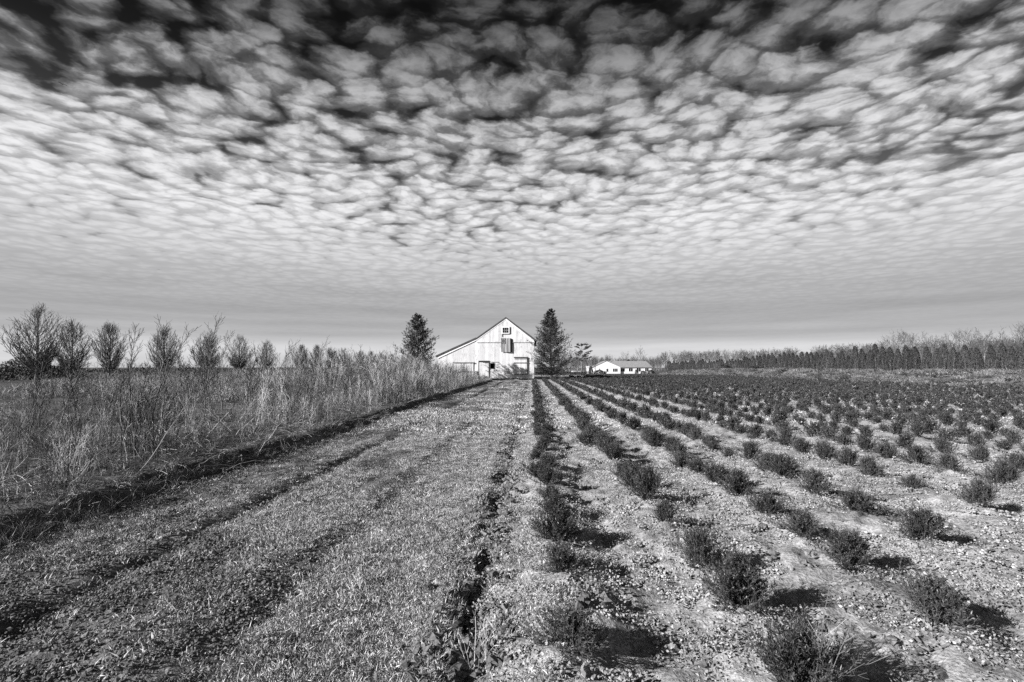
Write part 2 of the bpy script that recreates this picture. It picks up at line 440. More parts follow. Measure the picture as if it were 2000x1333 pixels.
M['bark'] = mat('bare bark', lambda k: k.m('MULTIPLY', k.rng(k.noise(objc(k), 9, 4, .6), .3, .7, .07, .15), k.rng(rnd(k), 0, 1, .8, 1.25, False)), .9, .15)
M['twig'] = mat('bare twig', perisle(.04, .10, .25), .85, .15)
M['wood_twig'] = mat('pale wood twig', perisle(.04, .095, .3), .85, .15)
M['pale_bark'] = mat('pale bark', speck(.09, .22, 5), .9, .15)
M['spruce'] = mat('spruce needles', perisle(.016, .055, .15), .6, .25)
M['spruce_bark'] = mat('spruce bark', speck(.04, .10, 8), .95, .1)
M['cedar'] = mat('cedar scales', perisle(.022, .080, .25), .65, .25)
M['hedge'] = mat('hedge leaf', perisle(.018, .055, .2), .65, .25)
def white_boards(k):
    o = objc(k); sp = k.n('ShaderNodeSeparateXYZ'); k.link(o, sp.inputs[0])
    st = k.vec(k.m('MULTIPLY', sp.outputs[0], 7.0), k.m('MULTIPLY', sp.outputs[1], 7.0), k.m('MULTIPLY', sp.outputs[2], .85))
    flake = k.rng(k.noise(st, 1.9, 5, .7), .52, .60)
    big = k.rng(k.noise(o, .55, 3, .6), .38, .62)
    fl = k.m('MULTIPLY', flake, k.m('ADD', .15, k.m('MULTIPLY', big, .85)))
    tone = k.m('MULTIPLY', k.rng(island(k), 0, 1, .50, .64, False), k.rng(k.noise(st, .8, 3, .6), .3, .7, .92, 1.04))
    low = k.rng(k.noise(o, 1.3, 4, .6), .52, .72, 1.0, .86)
    return k.mix(k.m('MULTIPLY', fl, .72), k.m('MULTIPLY', tone, low), .17)
M['boards'] = mat('flaking white paint', white_boards, .75, .25)
M['trim'] = mat('white trim', speck(.66, .80, 3), .7, .25)
M['dark_wood'] = mat('weathered dark wood', speck(.035, .085, 6), .9, .1)
M['rail'] = mat('rusted rail', speck(.05, .11, 9), .8, .2)
M['grey_wood'] = mat('grey weathered board', speck(.18, .34, 6), .9, .1)
M['roof'] = mat('dark asphalt shingle', speck(.045, .085, 5), .95, .1)
M['stone'] = mat('field stone', speck(.10, .24, 4), .95, .1)
M['glass'] = mat('dark window glass', flat(.012), .08, .5)
M['flag_dark'] = mat('flag dark cloth', speck(.055, .075, 30), .9, .1)
M['flag_canton'] = mat('flag canton cloth', speck(.07, .09, 30), .9, .1)
M['flag_white'] = mat('flag white cloth', speck(.46, .54, 30), .9, .1)
M['house'] = mat('white siding', speck(.62, .70, 1.2), .7, .25)
M['house_roof'] = mat('pale shingle', lambda k: k.rng(k.noise(objc(k), 1.6, 4, .6), .3, .7, .17, .24), .9, .1)
M['car'] = mat('silver car paint', flat(.55), .25, .5)
M['tyre'] = mat('tyre rubber', flat(.03), .9, .1)
M['heap'] = mat('heap weeds', perisle(.06, .26, .5), .8, .2)
M['lane_crumb'] = mat('lane soil crumb', perisle(.05, .20, .35), .95, .1)
M['bird'] = mat('dark feathers', flat(.03), .8, .2)
# ------------------------------------------------------------------ ground, lane and planted field: one sheet in three pieces
def ground_lines():
    xs = list(np.arange(-7.0, 6.001, .045)); 
    def grow(v, sgn, lim, d0, g):
        out = []; d = d0
        while abs(v) < lim:
            v += sgn * d; out.append(v); d = d * g
        return out
    right = [x for x in grow(xs[-1], 1, 3200, .05, 1.022)]
    left = [x for x in grow(xs[0], -1, 3200, .05, 1.03)]
    xs = left[::-1] + xs + right
    xs = sorted(xs + [-.55, 38.0]); xs = np.array(xs)
    ys = list(np.arange(1.6, 10.0, .042)); d = .045; v = ys[-1]
    while v < 3400:
        v += d; ys.append(v); d *= 1.018 if v < 130 else 1.06
    back = []; v = 1.6; d = .2
    while v > -60: v -= d; back.append(v); d *= 1.25
    ys = np.array(sorted(back[::-1] + ys + [70.5, 112.0]))
    return xs, ys
def build_ground():
    xs, ys = ground_lines()
    X, Y = np.meshgrid(xs, ys); Z = height(X, Y)
    ny, nx = X.shape
    idx = np.arange(nx * ny).reshape(ny, nx)
    Q = np.stack([idx[:-1, :-1], idx[:-1, 1:], idx[1:, 1:], idx[1:, :-1]], -1).reshape(-1, 4)
    V = np.stack([X, Y, Z], -1).reshape(-1, 3)
    cx = ((X[:-1, :-1] + X[1:, 1:]) / 2).ravel(); cy = ((Y[:-1, :-1] + Y[1:, 1:]) / 2).ravel()
    lane = (cx < -.55) & (cx > -5.0) & (cy < 70.5)
    field = (cx > -.55) & (cx < 38.0) & (cy < 112.0)
    for nm, msk, m in (('farm_lane', lane, M['lane']), ('crop_field', field, M['soil']), ('ground', ~(lane | field), M['land'])):
        q = Q[msk]; used, inv = np.unique(q, return_inverse=True)
        me = mesh(nm, V[used], inv.reshape(-1, 4), m, smooth=True)
        link(nm, me, kind='structure')
build_ground()

# ------------------------------------------------------------------ the barn
PX = .071; BY = 71.0
def bu(u): return (u - 1040) * PX
def bv(v): return EYE + (718 - v) * PX
PROFILE = [(bu(855), bv(696.5)), (bu(930.5), bv(662.5)), (bu(988), bv(622)), (bu(1043), bv(664.5))]
def roof_z(x):
    return float(np.interp(x, [p[0] for p in PROFILE], [p[1] for p in PROFILE]))
def build_barn():
    rg = np.random.default_rng(5)
    x0, x3 = PROFILE[0][0], PROFILE[3][0]; bx = (x0 + x3) / 2
    rt = thing('barn', 'white flaking board barn with lean-to roof slope at the end of the lane', 'barn', (bx, BY, 0))
    def P(name, mb, m, parent=rt, smooth=False, **kw):
        me = mb.mesh(name, m, smooth); 
        me.transform(Matrix.Translation((-bx, -BY, 0)) if True else Matrix())
        return link(name, me, parent, **kw)
    zb = .02; zj = bv(668)
    holes = [(bu(957.8), bu(965.2), bv(719.8), bv(710.3)), (bu(981.6), bu(993.4), bv(650.6), bv(640.2))]
    door = (bu(934.5), bu(955.5), zb - .3, bv(705.6))
    cuts = set(np.round(np.arange(x0, x3 - .12, .27), 3).tolist() + [round(x3, 3)])
    for h in holes + [door]: cuts |= {round(h[0], 3), round(h[1], 3)}
    cuts |= {round(PROFILE[1][0], 3), round(PROFILE[2][0], 3)}
    cuts = sorted(cuts)
    cl = [cuts[0]]
    keep = {round(v, 3) for h in holes + [door] for v in h[:2]} | {round(PROFILE[1][0], 3), round(PROFILE[2][0], 3), round(x3, 3)}
    for c in cuts[1:]:
        if c - cl[-1] < .09 and c not in keep: continue
        cl.append(c)
    mb = MB()
    def board(a, b, za, zc, zd, dep):
        """a board from a to b, bottom za, top zc at a and zd at b"""
        a += .001; b -= .001
        y0, y1 = BY - dep, BY + .03
        V = [(a, y0, za), (b, y0, za), (b, y0, zd), (a, y0, zc), (a, y1, za), (b, y1, za), (b, y1, zd), (a, y1, zc)]
        mb.add(V, [(0, 1, 2, 3), (1, 5, 6, 2), (4, 0, 3, 7), (3, 2, 6, 7), (4, 5, 1, 0), (5, 4, 7, 6)])
    for a, b in zip(cl[:-1], cl[1:]):
        c = (a + b) / 2; dep = rg.uniform(0, .007)
        tiers = [(zb + rg.uniform(-.04, .06), None, 0.0)] if c < PROFILE[1][0] else [(zb + rg.uniform(-.04, .06), zj - .02, 0.0), (zj - .05 + rg.uniform(-.02, .02), None, .05)]
        for za, zt, off in tiers:
            spans = [(za, zt)]
            for h in holes + [door]:
                if h[0] - 1e-3 <= c <= h[1] + 1e-3:
                    new = []
                    for s0, s1 in spans:
                        top = s1 if s1 is not None else roof_z(c)
                        if h[3] <= s0 or h[2] >= top: new.append((s0, s1)); continue
                        if h[2] > s0 + .03: new.append((s0, h[2]))
                        if h[3] < top - .03: new.append((h[3], s1))
                    spans = new
            for s0, s1 in spans:
                if s1 is None: board(a, b, s0, roof_z(a) - .02, roof_z(b) - .02, dep + off)
                else: board(a, b, s0, s1, s1, dep + off)
    P('siding_boards', mb, M['boards'], kind='stuff')
    yb = BY + 17.0
    P('side_wall', MB().box(x0, x0 + .12, BY + .035, yb, 0, PROFILE[0][1] - .06), M['boards'])
    P('side_wall', MB().box(x3 - .12, x3, BY + .035, yb, 0, PROFILE[3][1] - .06), M['boards'])
    P('back_wall', MB().prism([(x0, 0), (x3, 0), (x3, PROFILE[3][1] - .06), (PROFILE[2][0], PROFILE[2][1] - .08), (PROFILE[1][0], PROFILE[1][1] - .06), (x0, PROFILE[0][1] - .06)], yb + .003, yb + .12), M['boards'])
    P('foundation', MB().box(x0 + .04, x3 - .04, BY + .035, BY + .4, -.4, .16), M['stone'])
    # roof: three slopes, each a slab with its own dark verge
    pts = [(x0 - .32, PROFILE[0][1] - .12)] + PROFILE[1:3] + [(x3 + .30, PROFILE[3][1] - .22)]
    for k, (a, b) in enumerate(zip(pts[:-1], pts[1:])):
        th = .24 if k < 2 else .16
        dx, dz = b[0] - a[0], b[1] - a[1]; l = math.hypot(dx, dz); nx, nz = -dz / l * th, dx / l * th
        P('roof_slope', MB().prism([(a[0], a[1] + .01), (b[0], b[1] + .01), (b[0] + nx * (k != 1), b[1] + max(nz, .2)), (a[0] + nx * (k == 0), a[1] + max(nz, .2))], BY - .13 - .004 * k, yb + .25), M['roof'])
    for a, b, nm in ((pts[0], pts[1], 0), (pts[1], pts[2], 1), (pts[2], pts[3], 2)):
        mbv = MB(); dx, dz = b[0] - a[0], b[1] - a[1]; l = math.hypot(dx, dz)
        mbv.prism([(a[0] + .25 * (nm == 0), a[1] - .19), (b[0] - .25 * (nm == 2), b[1] - .19), (b[0] - .25 * (nm == 2), b[1]), (a[0] + .25 * (nm == 0), a[1])], BY - .085, BY - .066)
        P('verge_board', mbv, M['trim'])
    yf = BY - .07
    # gable window: frame with two rows of three panes, a dark bar for its casing's shadow, and shelf
    h = holes[1]; w = P('gable_window', MB().box(h[0] - .12, h[1] + .12, yf - .03, yf + .02, h[3], h[3] + .12).box(h[0] - .12, h[1] + .12, yf - .03, yf + .02, h[2] - .12, h[2])
        .box(h[0] - .12, h[0], yf - .03, yf + .02, h[2], h[3]).box(h[1], h[1] + .12, yf - .03, yf + .02, h[2], h[3]), M['trim'])
    def sub(name, mb, m, par, **kw):
        return P(name, mb, m, par, **kw)
    pw, ph = (h[1] - h[0]) / 3, (h[3] - h[2]) / 2
    for i in range(3):
        for j in range(2):
            sub('pane', MB().box(h[0] + i * pw + .03, h[0] + (i + 1) * pw - .03, BY + .0, BY + .012, h[2] + j * ph + .03, h[2] + (j + 1) * ph - .03), M['glass'], w)
    mb = MB()
    for i in (1, 2): mb.box(h[0] + i * pw - .025, h[0] + i * pw + .025, BY - .03, BY + .02, h[2], h[3])
    mb.box(h[0], h[1], BY - .036, BY + .014, h[2] + ph - .025, h[2] + ph + .025)
    sub('glazing_bar', mb, M['grey_wood'], w)
    P('shadow_bar', MB().box(bu(995.6), bu(997.2), BY - .12, BY - .068, bv(652.6), bv(639)), M['dark_wood'])  # dark bar added in place of the shadow beside the window casing
    P('shelf', MB().box(bu(981), bu(995.5), BY - .13, BY - .068, bv(653.2), bv(652)), M['dark_wood'])
    P('shelf_bracket', MB().box(bu(980), bu(981), BY - .14, BY - .068, bv(658), bv(652.6)), M['grey_wood'])
    P('drip_board', MB().box(PROFILE[1][0], x3 - .01, BY - .085, BY - .067, zj - .10, zj - .055), M['grey_wood'])
    # left pair of sliding leaves under one rail
    yr = BY - .03
    d = P('sliding_door', MB().box(bu(884.5), bu(926.5), yr - .12, yr, bv(709.6), bv(708.2)), M['rail'])
    for a, b in ((886.5, 905), (906.2, 924.5)):
        mb = MB(); n = 6; e = np.linspace(bu(a), bu(b), n + 1)
        for i in range(n): mb.box(e[i] + .006, e[i + 1] - .006, yr - .055 - .006 * (i % 2), yr - .002, .18, bv(709.9))
        sub('door_leaf', mb, M['boards'], d)
    sub('cross_beam', MB().box(bu(882.5), bu(929), yr - .16, yr - .062, bv(726.6), bv(725.2)), M['grey_wood'], d)
    sub('hanger', MB().box(bu(881.3), bu(884.6), yr - .14, yr - .0, bv(731.5), bv(724)), M['dark_wood'], d)
    sub('hanger', MB().box(bu(927.5), bu(931.5), yr - .14, yr - .0, bv(730.5), bv(725)), M['grey_wood'], d)
    sub('post', MB().box(bu(905.1), bu(906.1), yr - .075, yr - .001, .2, bv(709.8)), M['grey_wood'], d)
    # middle plank door with dark jambs and a torn head
    dd = P('plank_door', MB().box(door[0] - .02, door[0] + .09, yr - .05, yr + .04, .05, door[3] + .05).box(door[1] - .07, door[1] + .02, yr - .05, yr + .04, .05, door[3] + .05)
           .box(door[0] + .09, door[1] - .07, yr - .054, yr + .04, door[3] - .06, door[3] + .054), M['dark_wood'])
    mb = MB(); n = 5; e = np.linspace(door[0] + .1, door[1] - .08, n + 1)
    for i in range(n): mb.box(e[i] + .004, e[i + 1] - .004, yr - .04 - .004 * (i % 2), yr + .02, .1, door[3] - .10 - rg.uniform(0, .22))
    sub('door_leaf', mb, M['boards'], dd)
    sub('head_board', MB().box(door[0] + .1, door[1] - .08, yr + .03, yr + .05, door[3] - .5, door[3] - .06), M['dark_wood'], dd)
    # square black opening with a thin frame, and the track above
    h = holes[0]
    P('window_opening', MB().box(h[0] - .05, h[1] + .05, yr - .03, yr + .02, h[3], h[3] + .06).box(h[0] - .05, h[1] + .05, yr - .03, yr + .02, h[2] - .06, h[2])
      .box(h[1], h[1] + .05, yr - .03, yr + .02, h[2], h[3]), M['dark_wood'])
    P('door_track', MB().box(bu(958), bu(974), yr - .04, yr - .001, bv(707.8), bv(707.2)), M['grey_wood'])
    # right door with heavy dark header
    r = P('batten_door', MB().box(bu(1003.8), bu(1030), yr - .16, yr - .002, bv(699.8), bv(697.6)), M['dark_wood'])
    mb = MB(); n = 8; e = np.linspace(bu(1004), bu(1029), n + 1)
    for i in range(n): mb.box(e[i] + .005, e[i + 1] - .005, yr - .05 - .006 * (i % 2), yr - .002, bv(731.2), bv(700))
    sub('door_leaf', mb, M['boards'], r)
    sub('batten', MB().box(bu(1005), bu(1030), yr - .085, yr - .058, bv(702.9), bv(702)), M['grey_wood'], r)
    sub('batten', MB().box(bu(1003.6), bu(1032), yr - .12, yr - .058, bv(709.7), bv(708.4)), M['rail'], r)
    sub('post', MB().box(bu(1029.1), bu(1030.6), yr - .11, yr - .0, bv(731), bv(701.2)), M['dark_wood'], r)
    sub('sill', MB().box(bu(1003.4), bu(1031.5), yr - .12, yr - .0, bv(732.2), bv(731.3)), M['dark_wood'], r)
    P('corner_post', MB().box(bu(858.3), bu(859.3), yr - .05, yr - .0, bv(739), bv(721.5)), M['grey_wood'])
    # dark strips along the foot of the front wall
    P('base_strip', MB().box(bu(958), x3 - .01, BY - .10, BY - .022, -.1, .17), M['dark_wood'])
    P('base_strip', MB().box(x0 + .02, bu(881), BY - .07, BY - .022, -.1, .14), M['dark_wood'])
build_barn()

def build_flag():
    w0, zt, zb2 = bu(978.6), bv(661.2), bv(688.2)
    rt = thing('flag', 'striped flag with a ring of stars hung upright on the barn gable', 'flag', (w0, BY - .1, zt))
    sw = .104; edges = [sw * i + (.018 if i % 2 else -.018) * (i > 0) for i in range(13)] + [1.63]  # last dark stripe widened to carry the shade of its curled edge
    canton_w, canton_h = sw * 6.4, .78
    H = zt - zb2
    def y_of(x, z):
        b = -.035 - .12 * sstep(.2, 1.30, x) + .19 * sstep(1.30, 1.66, x)
        return b + .018 * np.sin(x * 9 + z * 1.3) * np.minimum(1, -z)
    def z_of(x, t): return -t * H - .10 * sstep(1.3, 1.63, x) * (1 - t)
    def x_of(x, t): return x + .06 * t * (1 - x / 1.63) - .07 * t * sstep(1.2, 1.63, x)
    def sheet(xa, xb, ta, tb, nx, nz, off, name, m):
        X, Tt = np.meshgrid(np.linspace(xa, xb, nx + 1), np.linspace(ta, tb, nz + 1))
        x = x_of(X, Tt); z = z_of(X, Tt); y = y_of(X, z) - off
        V = np.stack([x, y, z], -1).reshape(-1, 3); Vb = V + np.array([0, .008, 0]); n = len(V)
        i = np.arange(n).reshape(nz + 1, nx + 1)
        Q = np.stack([i[1:, :-1], i[1:, 1:], i[:-1, 1:], i[:-1, :-1]], -1).reshape(-1, 4)
        me = mesh(name, np.concatenate([V, Vb]), np.concatenate([Q, Q[:, ::-1] + n]), m, smooth=True)
        return link(name, me, rt)
    for k in range(13):
        top = canton_h / H if edges[k + 1] <= canton_w + .04 else 0.0
        sheet(edges[k], edges[k + 1], top, 1, 2 if k < 12 else 8, 10, 0, 'stripe', M['flag_dark'] if k % 2 == 0 else M['flag_white'])
    sheet(0, canton_w, 0, canton_h / H, 6, 6, .012, 'canton', M['flag_canton'])
    for k in range(13):
        a = 2 * math.pi * k / 13; cx, cz = canton_w / 2 + .25 * math.cos(a), -canton_h / 2 + .29 * math.sin(a)
        V = []; 
        for dy in (0, .006):
            V.append((cx + .02, float(y_of(cx, cz)) - .022 + dy, cz))
            for j in range(10):
                r = .046 if j % 2 == 0 else .020; b = math.pi / 2 + j * math.pi / 5
                V.append((cx + .02 + r * math.cos(b), float(y_of(cx, cz)) - .022 + dy, cz + r * math.sin(b)))
        T = [(0, 1 + (j + 1) % 10, 1 + j) for j in range(10)] + [(11, 12 + j, 12 + (j + 1) % 10) for j in range(10)]
        link('star', mesh('star', V, np.array(T), M['flag_white']), rt)
build_flag()

# ------------------------------------------------------------------ the house beyond the field, with the things around it
HY = 200.0; HS = .2
def hu(u): return (u - 1040) * HS
def hv(v): return EYE + (718 - v) * HS
def build_house():
    base = hz(30, HY) - .1
    x0, xm, x1 = hu(1158), hu(1210), hu(1270.5); ze, zp = hv(717.6), hv(705.4); xp = hu(1183.5)
    rt = thing('house', 'low white ranch house with pale shingle roof beyond the planted field', 'house', (xm, HY, base))
    def P(name, mb, m, parent=rt):
        me = mb.mesh(name, m); me.transform(Matrix.Translation((-xm, -HY, -base))); return link(name, me, parent)
    yg, yw = HY, HY + .8
    P('gable_wall', MB().prism([(x0, base - .5), (xm, base - .5), (xm, ze), (xp, zp - .1), (x0, ze)], yg, yg + 9), M['house'])
    P('wing_wall', MB().box(xm + .003, x1, yw, yw + 8.3, base - .5, ze), M['house'])
    for a, b in (((x0 - .35, ze - .14), (xp, zp)), ((xp, zp), (xm + .3, ze - .16))):
        P('gable_roof', MB().prism([a, b, (b[0], b[1] + .10), (a[0], a[1] + .10)], yg - .12 + (.004 if a[0] == xp else 0), yg + 9.3), M['house_roof'])
    # the wing: a sloping roof seen full on, hipped at its right end
    zr = zp + .05; yr = yw + 5.0; xr = hu(1265.5); e = .4
    V = [(xp + .1, yw - e, ze), (x1 + .3, yw - e, ze), (xr, yr, zr), (xp + .1, yr, zr), (xp + .1, yw + 8.7, ze), (x1 + .3, yw + 8.7, ze)]
    Vb = [(x, y, z - .14) for x, y, z in V]
    mb = MB().add(V + Vb, [(0, 1, 2, 3), (3, 2, 5, 4), (6, 9, 8, 7), (9, 10, 11, 8), (0, 6, 7, 1), (1, 7, 11, 5), (4, 5, 11, 10)], [(1, 5, 2), (7, 8, 11)])
    P('wing_roof', mb, M['house_roof'])
    P('roof_vent', MB().box(hu(1257), hu(1259.5), yw + 1.5, yw + 1.9, ze + .45, ze + .95), M['grey_wood'])
    P('chimney', MB().box(hu(1195.5), hu(1197), yw + 4.5, yw + 5, zr - .3, zr + .3), M['stone'])
    def window(u0, u1, va, vb, n, y):
        xa, xb, za, zb = hu(u0), hu(u1), hv(vb), hv(va)
        f = P('window', MB().box(xa - .1, xb + .1, y - .05, y - .002, zb, zb + .1).box(xa - .1, xb + .1, y - .05, y - .002, za - .1, za)
              .box(xa - .1, xa, y - .05, y - .002, za, zb).box(xb, xb + .1, y - .05, y - .002, za, zb), M['trim'])
        pw = (xb - xa) / n
        for i in range(n): P('pane', MB().box(xa + i * pw + .06 * (i > 0), xa + (i + 1) * pw - .06 * (i < n - 1), y - .022, y - .004, za, zb), M['glass'], f)
    window(1168.5, 1170.5, 720.3, 724, 1, yg); window(1183, 1186.5, 720.4, 726.5, 1, yg); window(1195.5, 1204.5, 720.2, 726.4, 3, yg)
    window(1211.5, 1219, 720, 726.2, 2, yw); window(1226.7, 1234.3, 720, 725.8, 2, yw); window(1242, 1249.8, 719.8, 726, 2, yw); window(1258, 1264.8, 720, 726, 2, yw)
build_house()
def build_pillar():
    x, y = hu(1147), 192.0; b = hz(x, y); t = EYE + (718 - 716) * .192
    rt = thing('pillar', 'narrow white pillar with a wider cap left of the ranch house', 'pillar', (x * .96, y, b - .1))
    link('shaft', MB().box(-.36, .36, -.36, .36, 0, t - b - .35).mesh('shaft', M['house']), rt)
    link('cap', MB().box(-.52, .52, -.52, .52, t - b - .347, t - b + .1).mesh('cap', M['house']), rt)
build_pillar()
def build_car():
    x, y = (1128 - 1040) * .185, 185.0
    rt = thing('parked_car', 'silver car parked by the white pillar left of the house', 'car', (x, y, hz(x, y) + .28), R(6))
    def P(name, mb, m, parent=rt, **kw):
        return link(name, mb.mesh(name, m), parent, **kw)
    prof = [(-2.15, .28), (2.1, .28), (2.15, .62), (1.95, .80), (1.0, .92), (-1.35, .95), (-2.1, .86), (-2.2, .6)]
    P('body', MB().prism(prof, -.85, .85), M['car'])
    cab = MB(); lo = [(-1.7, .95), (.95, .93)]; hi = [(-1.05, 1.42), (.2, 1.42)]
    V = [(lo[0][0], -.8, .94), (lo[1][0], -.8, .92), (lo[1][0], .8, .92), (lo[0][0], .8, .94), (hi[0][0], -.6, 1.42), (hi[1][0], -.6, 1.42), (hi[1][0], .6, 1.42), (hi[0][0], .6, 1.42)]
    cab.add(V, [(0, 1, 5, 4), (1, 2, 6, 5), (2, 3, 7, 6), (3, 0, 4, 7)]); P('glasshouse', cab, M['glass'])
    P('roof', MB().prism([(-1.1, 1.42), (.25, 1.42), (.1, 1.47), (-.95, 1.47)], -.62, .62), M['car'])
    P('pillar', MB().box(-.42, -.32, -.72, .72, .93, 1.43), M['car'])
    a = np.arange(14) * 2 * np.pi / 14
    for px in (-1.35, 1.3):
        for py in (-.78, .78):
            P('wheel', MB().prism([(px + .33 * math.cos(t), .32 + .33 * math.sin(t)) for t in a], py - .11, py + .11), M['tyre'])
    for s in (-.6, .6): P('headlight', MB().box(2.12, 2.17, s - .17, s + .17, .58, .72), M['trim'])
build_car()
# ------------------------------------------------------------------ trees
def ordn(n):
    ones = 'first second third fourth fifth sixth seventh eighth ninth tenth eleventh twelfth thirteenth fourteenth fifteenth sixteenth seventeenth eighteenth nineteenth'.split()
    tens = {2: 'twenty', 3: 'thirty', 4: 'forty', 5: 'fifty', 6: 'sixty', 7: 'seventy', 8: 'eighty', 9: 'ninety'}
    tenth = {2: 'twentieth', 3: 'thirtieth', 4: 'fortieth', 5: 'fiftieth', 6: 'sixtieth', 7: 'seventieth', 8: 'eightieth', 9: 'ninetieth'}
    if n < 20: return ones[n - 1]
    if n >= 100: return 'hundredth' if n == 100 else 'hundred and ' + ordn(n - 100)
    return tenth[n // 10] if n % 10 == 0 else tens[n // 10] + '-' + ones[n % 10 - 1]

def nursery_tree(rg, H=5.5):
    """ascending branches from a short trunk, egg-shaped bare crown"""
    n = 9; s = np.linspace(0, 1, n)
    T = np.stack([rg.normal(0, .03, n).cumsum() * .5, rg.normal(0, .03, n).cumsum() * .5, s * H * .93], -1)[None]; T[0, 0, :2] = 0
    TR = (.085 * (1 - s) ** .8 + .008)[None]
    # limbs rise from the short trunk to every side of an egg-shaped crown
    m = 78; t = rg.uniform(.10, 1.0, m) ** .85; az = np.arange(m) * 2.39996 + rg.normal(0, .3, m)
    rr = .27 * H * np.sin(np.pi * np.clip(t, .02, .985) ** 1.15) ** .75 * rg.uniform(.62, 1.08, m) * (.85 + .3 * vnoise(az * .8, t * 3, int(H * 7)))
    ez = (.21 + .79 * t) * H * rg.uniform(.95, 1.03, m)
    z0 = np.clip(ez - rr * 1.25 - .16 * H * rg.uniform(.5, 1.3, m), .13 * H, .9 * H)
    q = np.linspace(0, 1, 8)[None]
    rad_ = rr[:, None] * (q ** .85); zc = z0[:, None] + (ez - z0)[:, None] * (.72 * q + .28 * q ** 2)
    A = np.stack([rad_ * np.cos(az)[:, None], rad_ * np.sin(az)[:, None], zc], -1)
    A[:, 1:] += np.cumsum(rg.normal(0, .007 * H, A[:, 1:].shape), 1) * .5
    AR = (.030 * (1 - z0 / H) + .006)[:, None] * np.linspace(1, .3, 8)[None]
    B, BR, _ = sprout(A, AR, 7, .15, .98, .48, H * .11, 5, rg, up=.3, wig=.03, rr=.62, tip=.5, shape=.4)
    C, CR, _ = sprout(B, BR, 3, .2, 1.0, .55, H * .055, 3, rg, up=.2, wig=.03, rr=.8, tip=.7)
    V1, Q1 = tubes(T, TR, 6); V2, Q2 = tubes(A, np.maximum(AR, .011), 4)
    trunk = MB().add(V1, Q1).add(V2, Q2)
    V3, Q3 = tubes(B, np.maximum(BR, .009), 3); V4, Q4 = tubes(C, np.maximum(CR, .0075), 3)
    return trunk.mesh('nursery_trunk', M['bark'], True), MB().add(V3, Q3).add(V4, Q4).mesh('nursery_twigs', M['twig'])
def forest_tree(rg, H=10.0, bushy=1.0, crown=.38, twigm='wood_twig', n2=6, n3=5, thick=.014):
    n = 8; s = np.linspace(0, 1, n)
    lean = rg.normal(0, .5)
    T = np.stack([rg.normal(0, .12, n).cumsum() + lean * s, rg.normal(0, .12, n).cumsum(), s * H * .86], -1)[None]; T[0, 0, :2] = 0
    TR = (.17 * (1 - s) ** .7 + .015)[None]
    A, AR, _ = sprout(T, TR, 13, .28, .97, .75, H * crown * bushy, 7, rg, up=.28, wig=.06, rr=.5, tip=.3, shape=.45)
    B, BR, _ = sprout(A, AR, n2, .25, 1.0, .65, H * .16, 5, rg, up=.12, wig=.07, rr=.6, tip=.4, shape=.3)
    C, CR, _ = sprout(B, BR, n3, .2, 1.0, .65, H * .07, 4, rg, up=.1, wig=.06, rr=.7, tip=.5)
    V1, Q1 = tubes(T, TR, 6); V2, Q2 = tubes(A, np.maximum(AR, .018), 4)
    V3, Q3 = tubes(B, np.maximum(BR, thick * 1.2), 3); V4, Q4 = tubes(C, np.maximum(CR, thick), 3)
    return (MB().add(V1, Q1).add(V2, Q2).mesh('forest_trunk', M['pale_bark'] if twigm == 'wood_twig' else M['bark'], True),
            MB().add(V3, Q3).add(V4, Q4).mesh('forest_twigs', M[twigm]))
def spruce(rg, H, rad, power, t0, nb=190, up=.30, needle=.17):
    n = 10; s = np.linspace(0, 1, n)
    T = np.stack([rg.normal(0, .02, n).cumsum(), rg.normal(0, .02, n).cumsum(), s * H], -1)[None]; T[0, 0, :2] = 0
    TR = (.17 * (1 - s) + .012)[None]
    t = t0 + (1 - t0) * (np.arange(nb) + rg.random(nb)) / nb * .985
    A, AR, ta = sprout(T, TR, nb, t0, .985, 1.28, 1.0, 7, rg, up=0.0, wig=.015, rr=.22, tip=.25)
    keep = rg.random(nb) > .6 * ta ** 2; A, AR, ta = A[keep], AR[keep], ta[keep]; nb = len(ta)
    ln = rad * (1 - ta) ** power * rg.uniform(.55, 1.25, nb) * np.minimum(1, .55 + (ta - t0) / .25) + .07 + .12 * (1 - ta)
    base = A[:, :1]; A = base + (A - base) * ln[:, None, None]
    ss = np.linspace(0, 1, 7)[None]
    A[..., 2] += ln[:, None] * (up * ss ** 2.2 - .16 * ss)
    B, BR, tb = sprout(A, AR, 12, .18, .99, .85, .34, 4, rg, up=.25, wig=.03, rr=.6, tip=.4, flatten=.45)
    lb = (rad * .16 + .42 * (1 - tb)) / .55; b0 = B[:, :1]
    B = b0 + (B - b0) * np.minimum(lb, np.repeat(ln, 12) * .75)[:, None, None]
    paths = [A[:, 2:], B]
    Bs, Ds = [], []
    for Pp, k in ((A, 14), (B, 11)):
        m, pn, _ = Pp.shape; tt = .15 + .85 * (np.arange(k)[None] + rg.random((m, k))) / k
        f = tt * (pn - 1); i = np.minimum(f.astype(int), pn - 2); fr = (f - i)[..., None]; mm = np.arange(m)[:, None]
        a, b = Pp[mm, i], Pp[mm, i + 1]; tg = norm(b - a)
        Bs.append((a + (b - a) * fr).reshape(-1, 3))
        d = tg * .9 + norm(rg.normal(size=tg.shape)) * .75; d[..., 2] += .12
        Ds.append(d.reshape(-1, 3))
    Bp, Dp = np.concatenate(Bs), np.concatenate(Ds)
    V, Q = blades(Bp, Dp, needle * rg.uniform(.6, 1.25, len(Bp)), .055, rg)
    V1, Q1 = tubes(T, TR, 7); V2, Q2 = tubes(A, np.maximum(AR, .008), 3)
    return (MB().add(V1, Q1).mesh('spruce_trunk', M['spruce_bark'], True), MB().add(V2, Q2).mesh('spruce_branches', M['spruce_bark']),
            MB().add(V, Q).mesh('spruce_needles', M['spruce']))
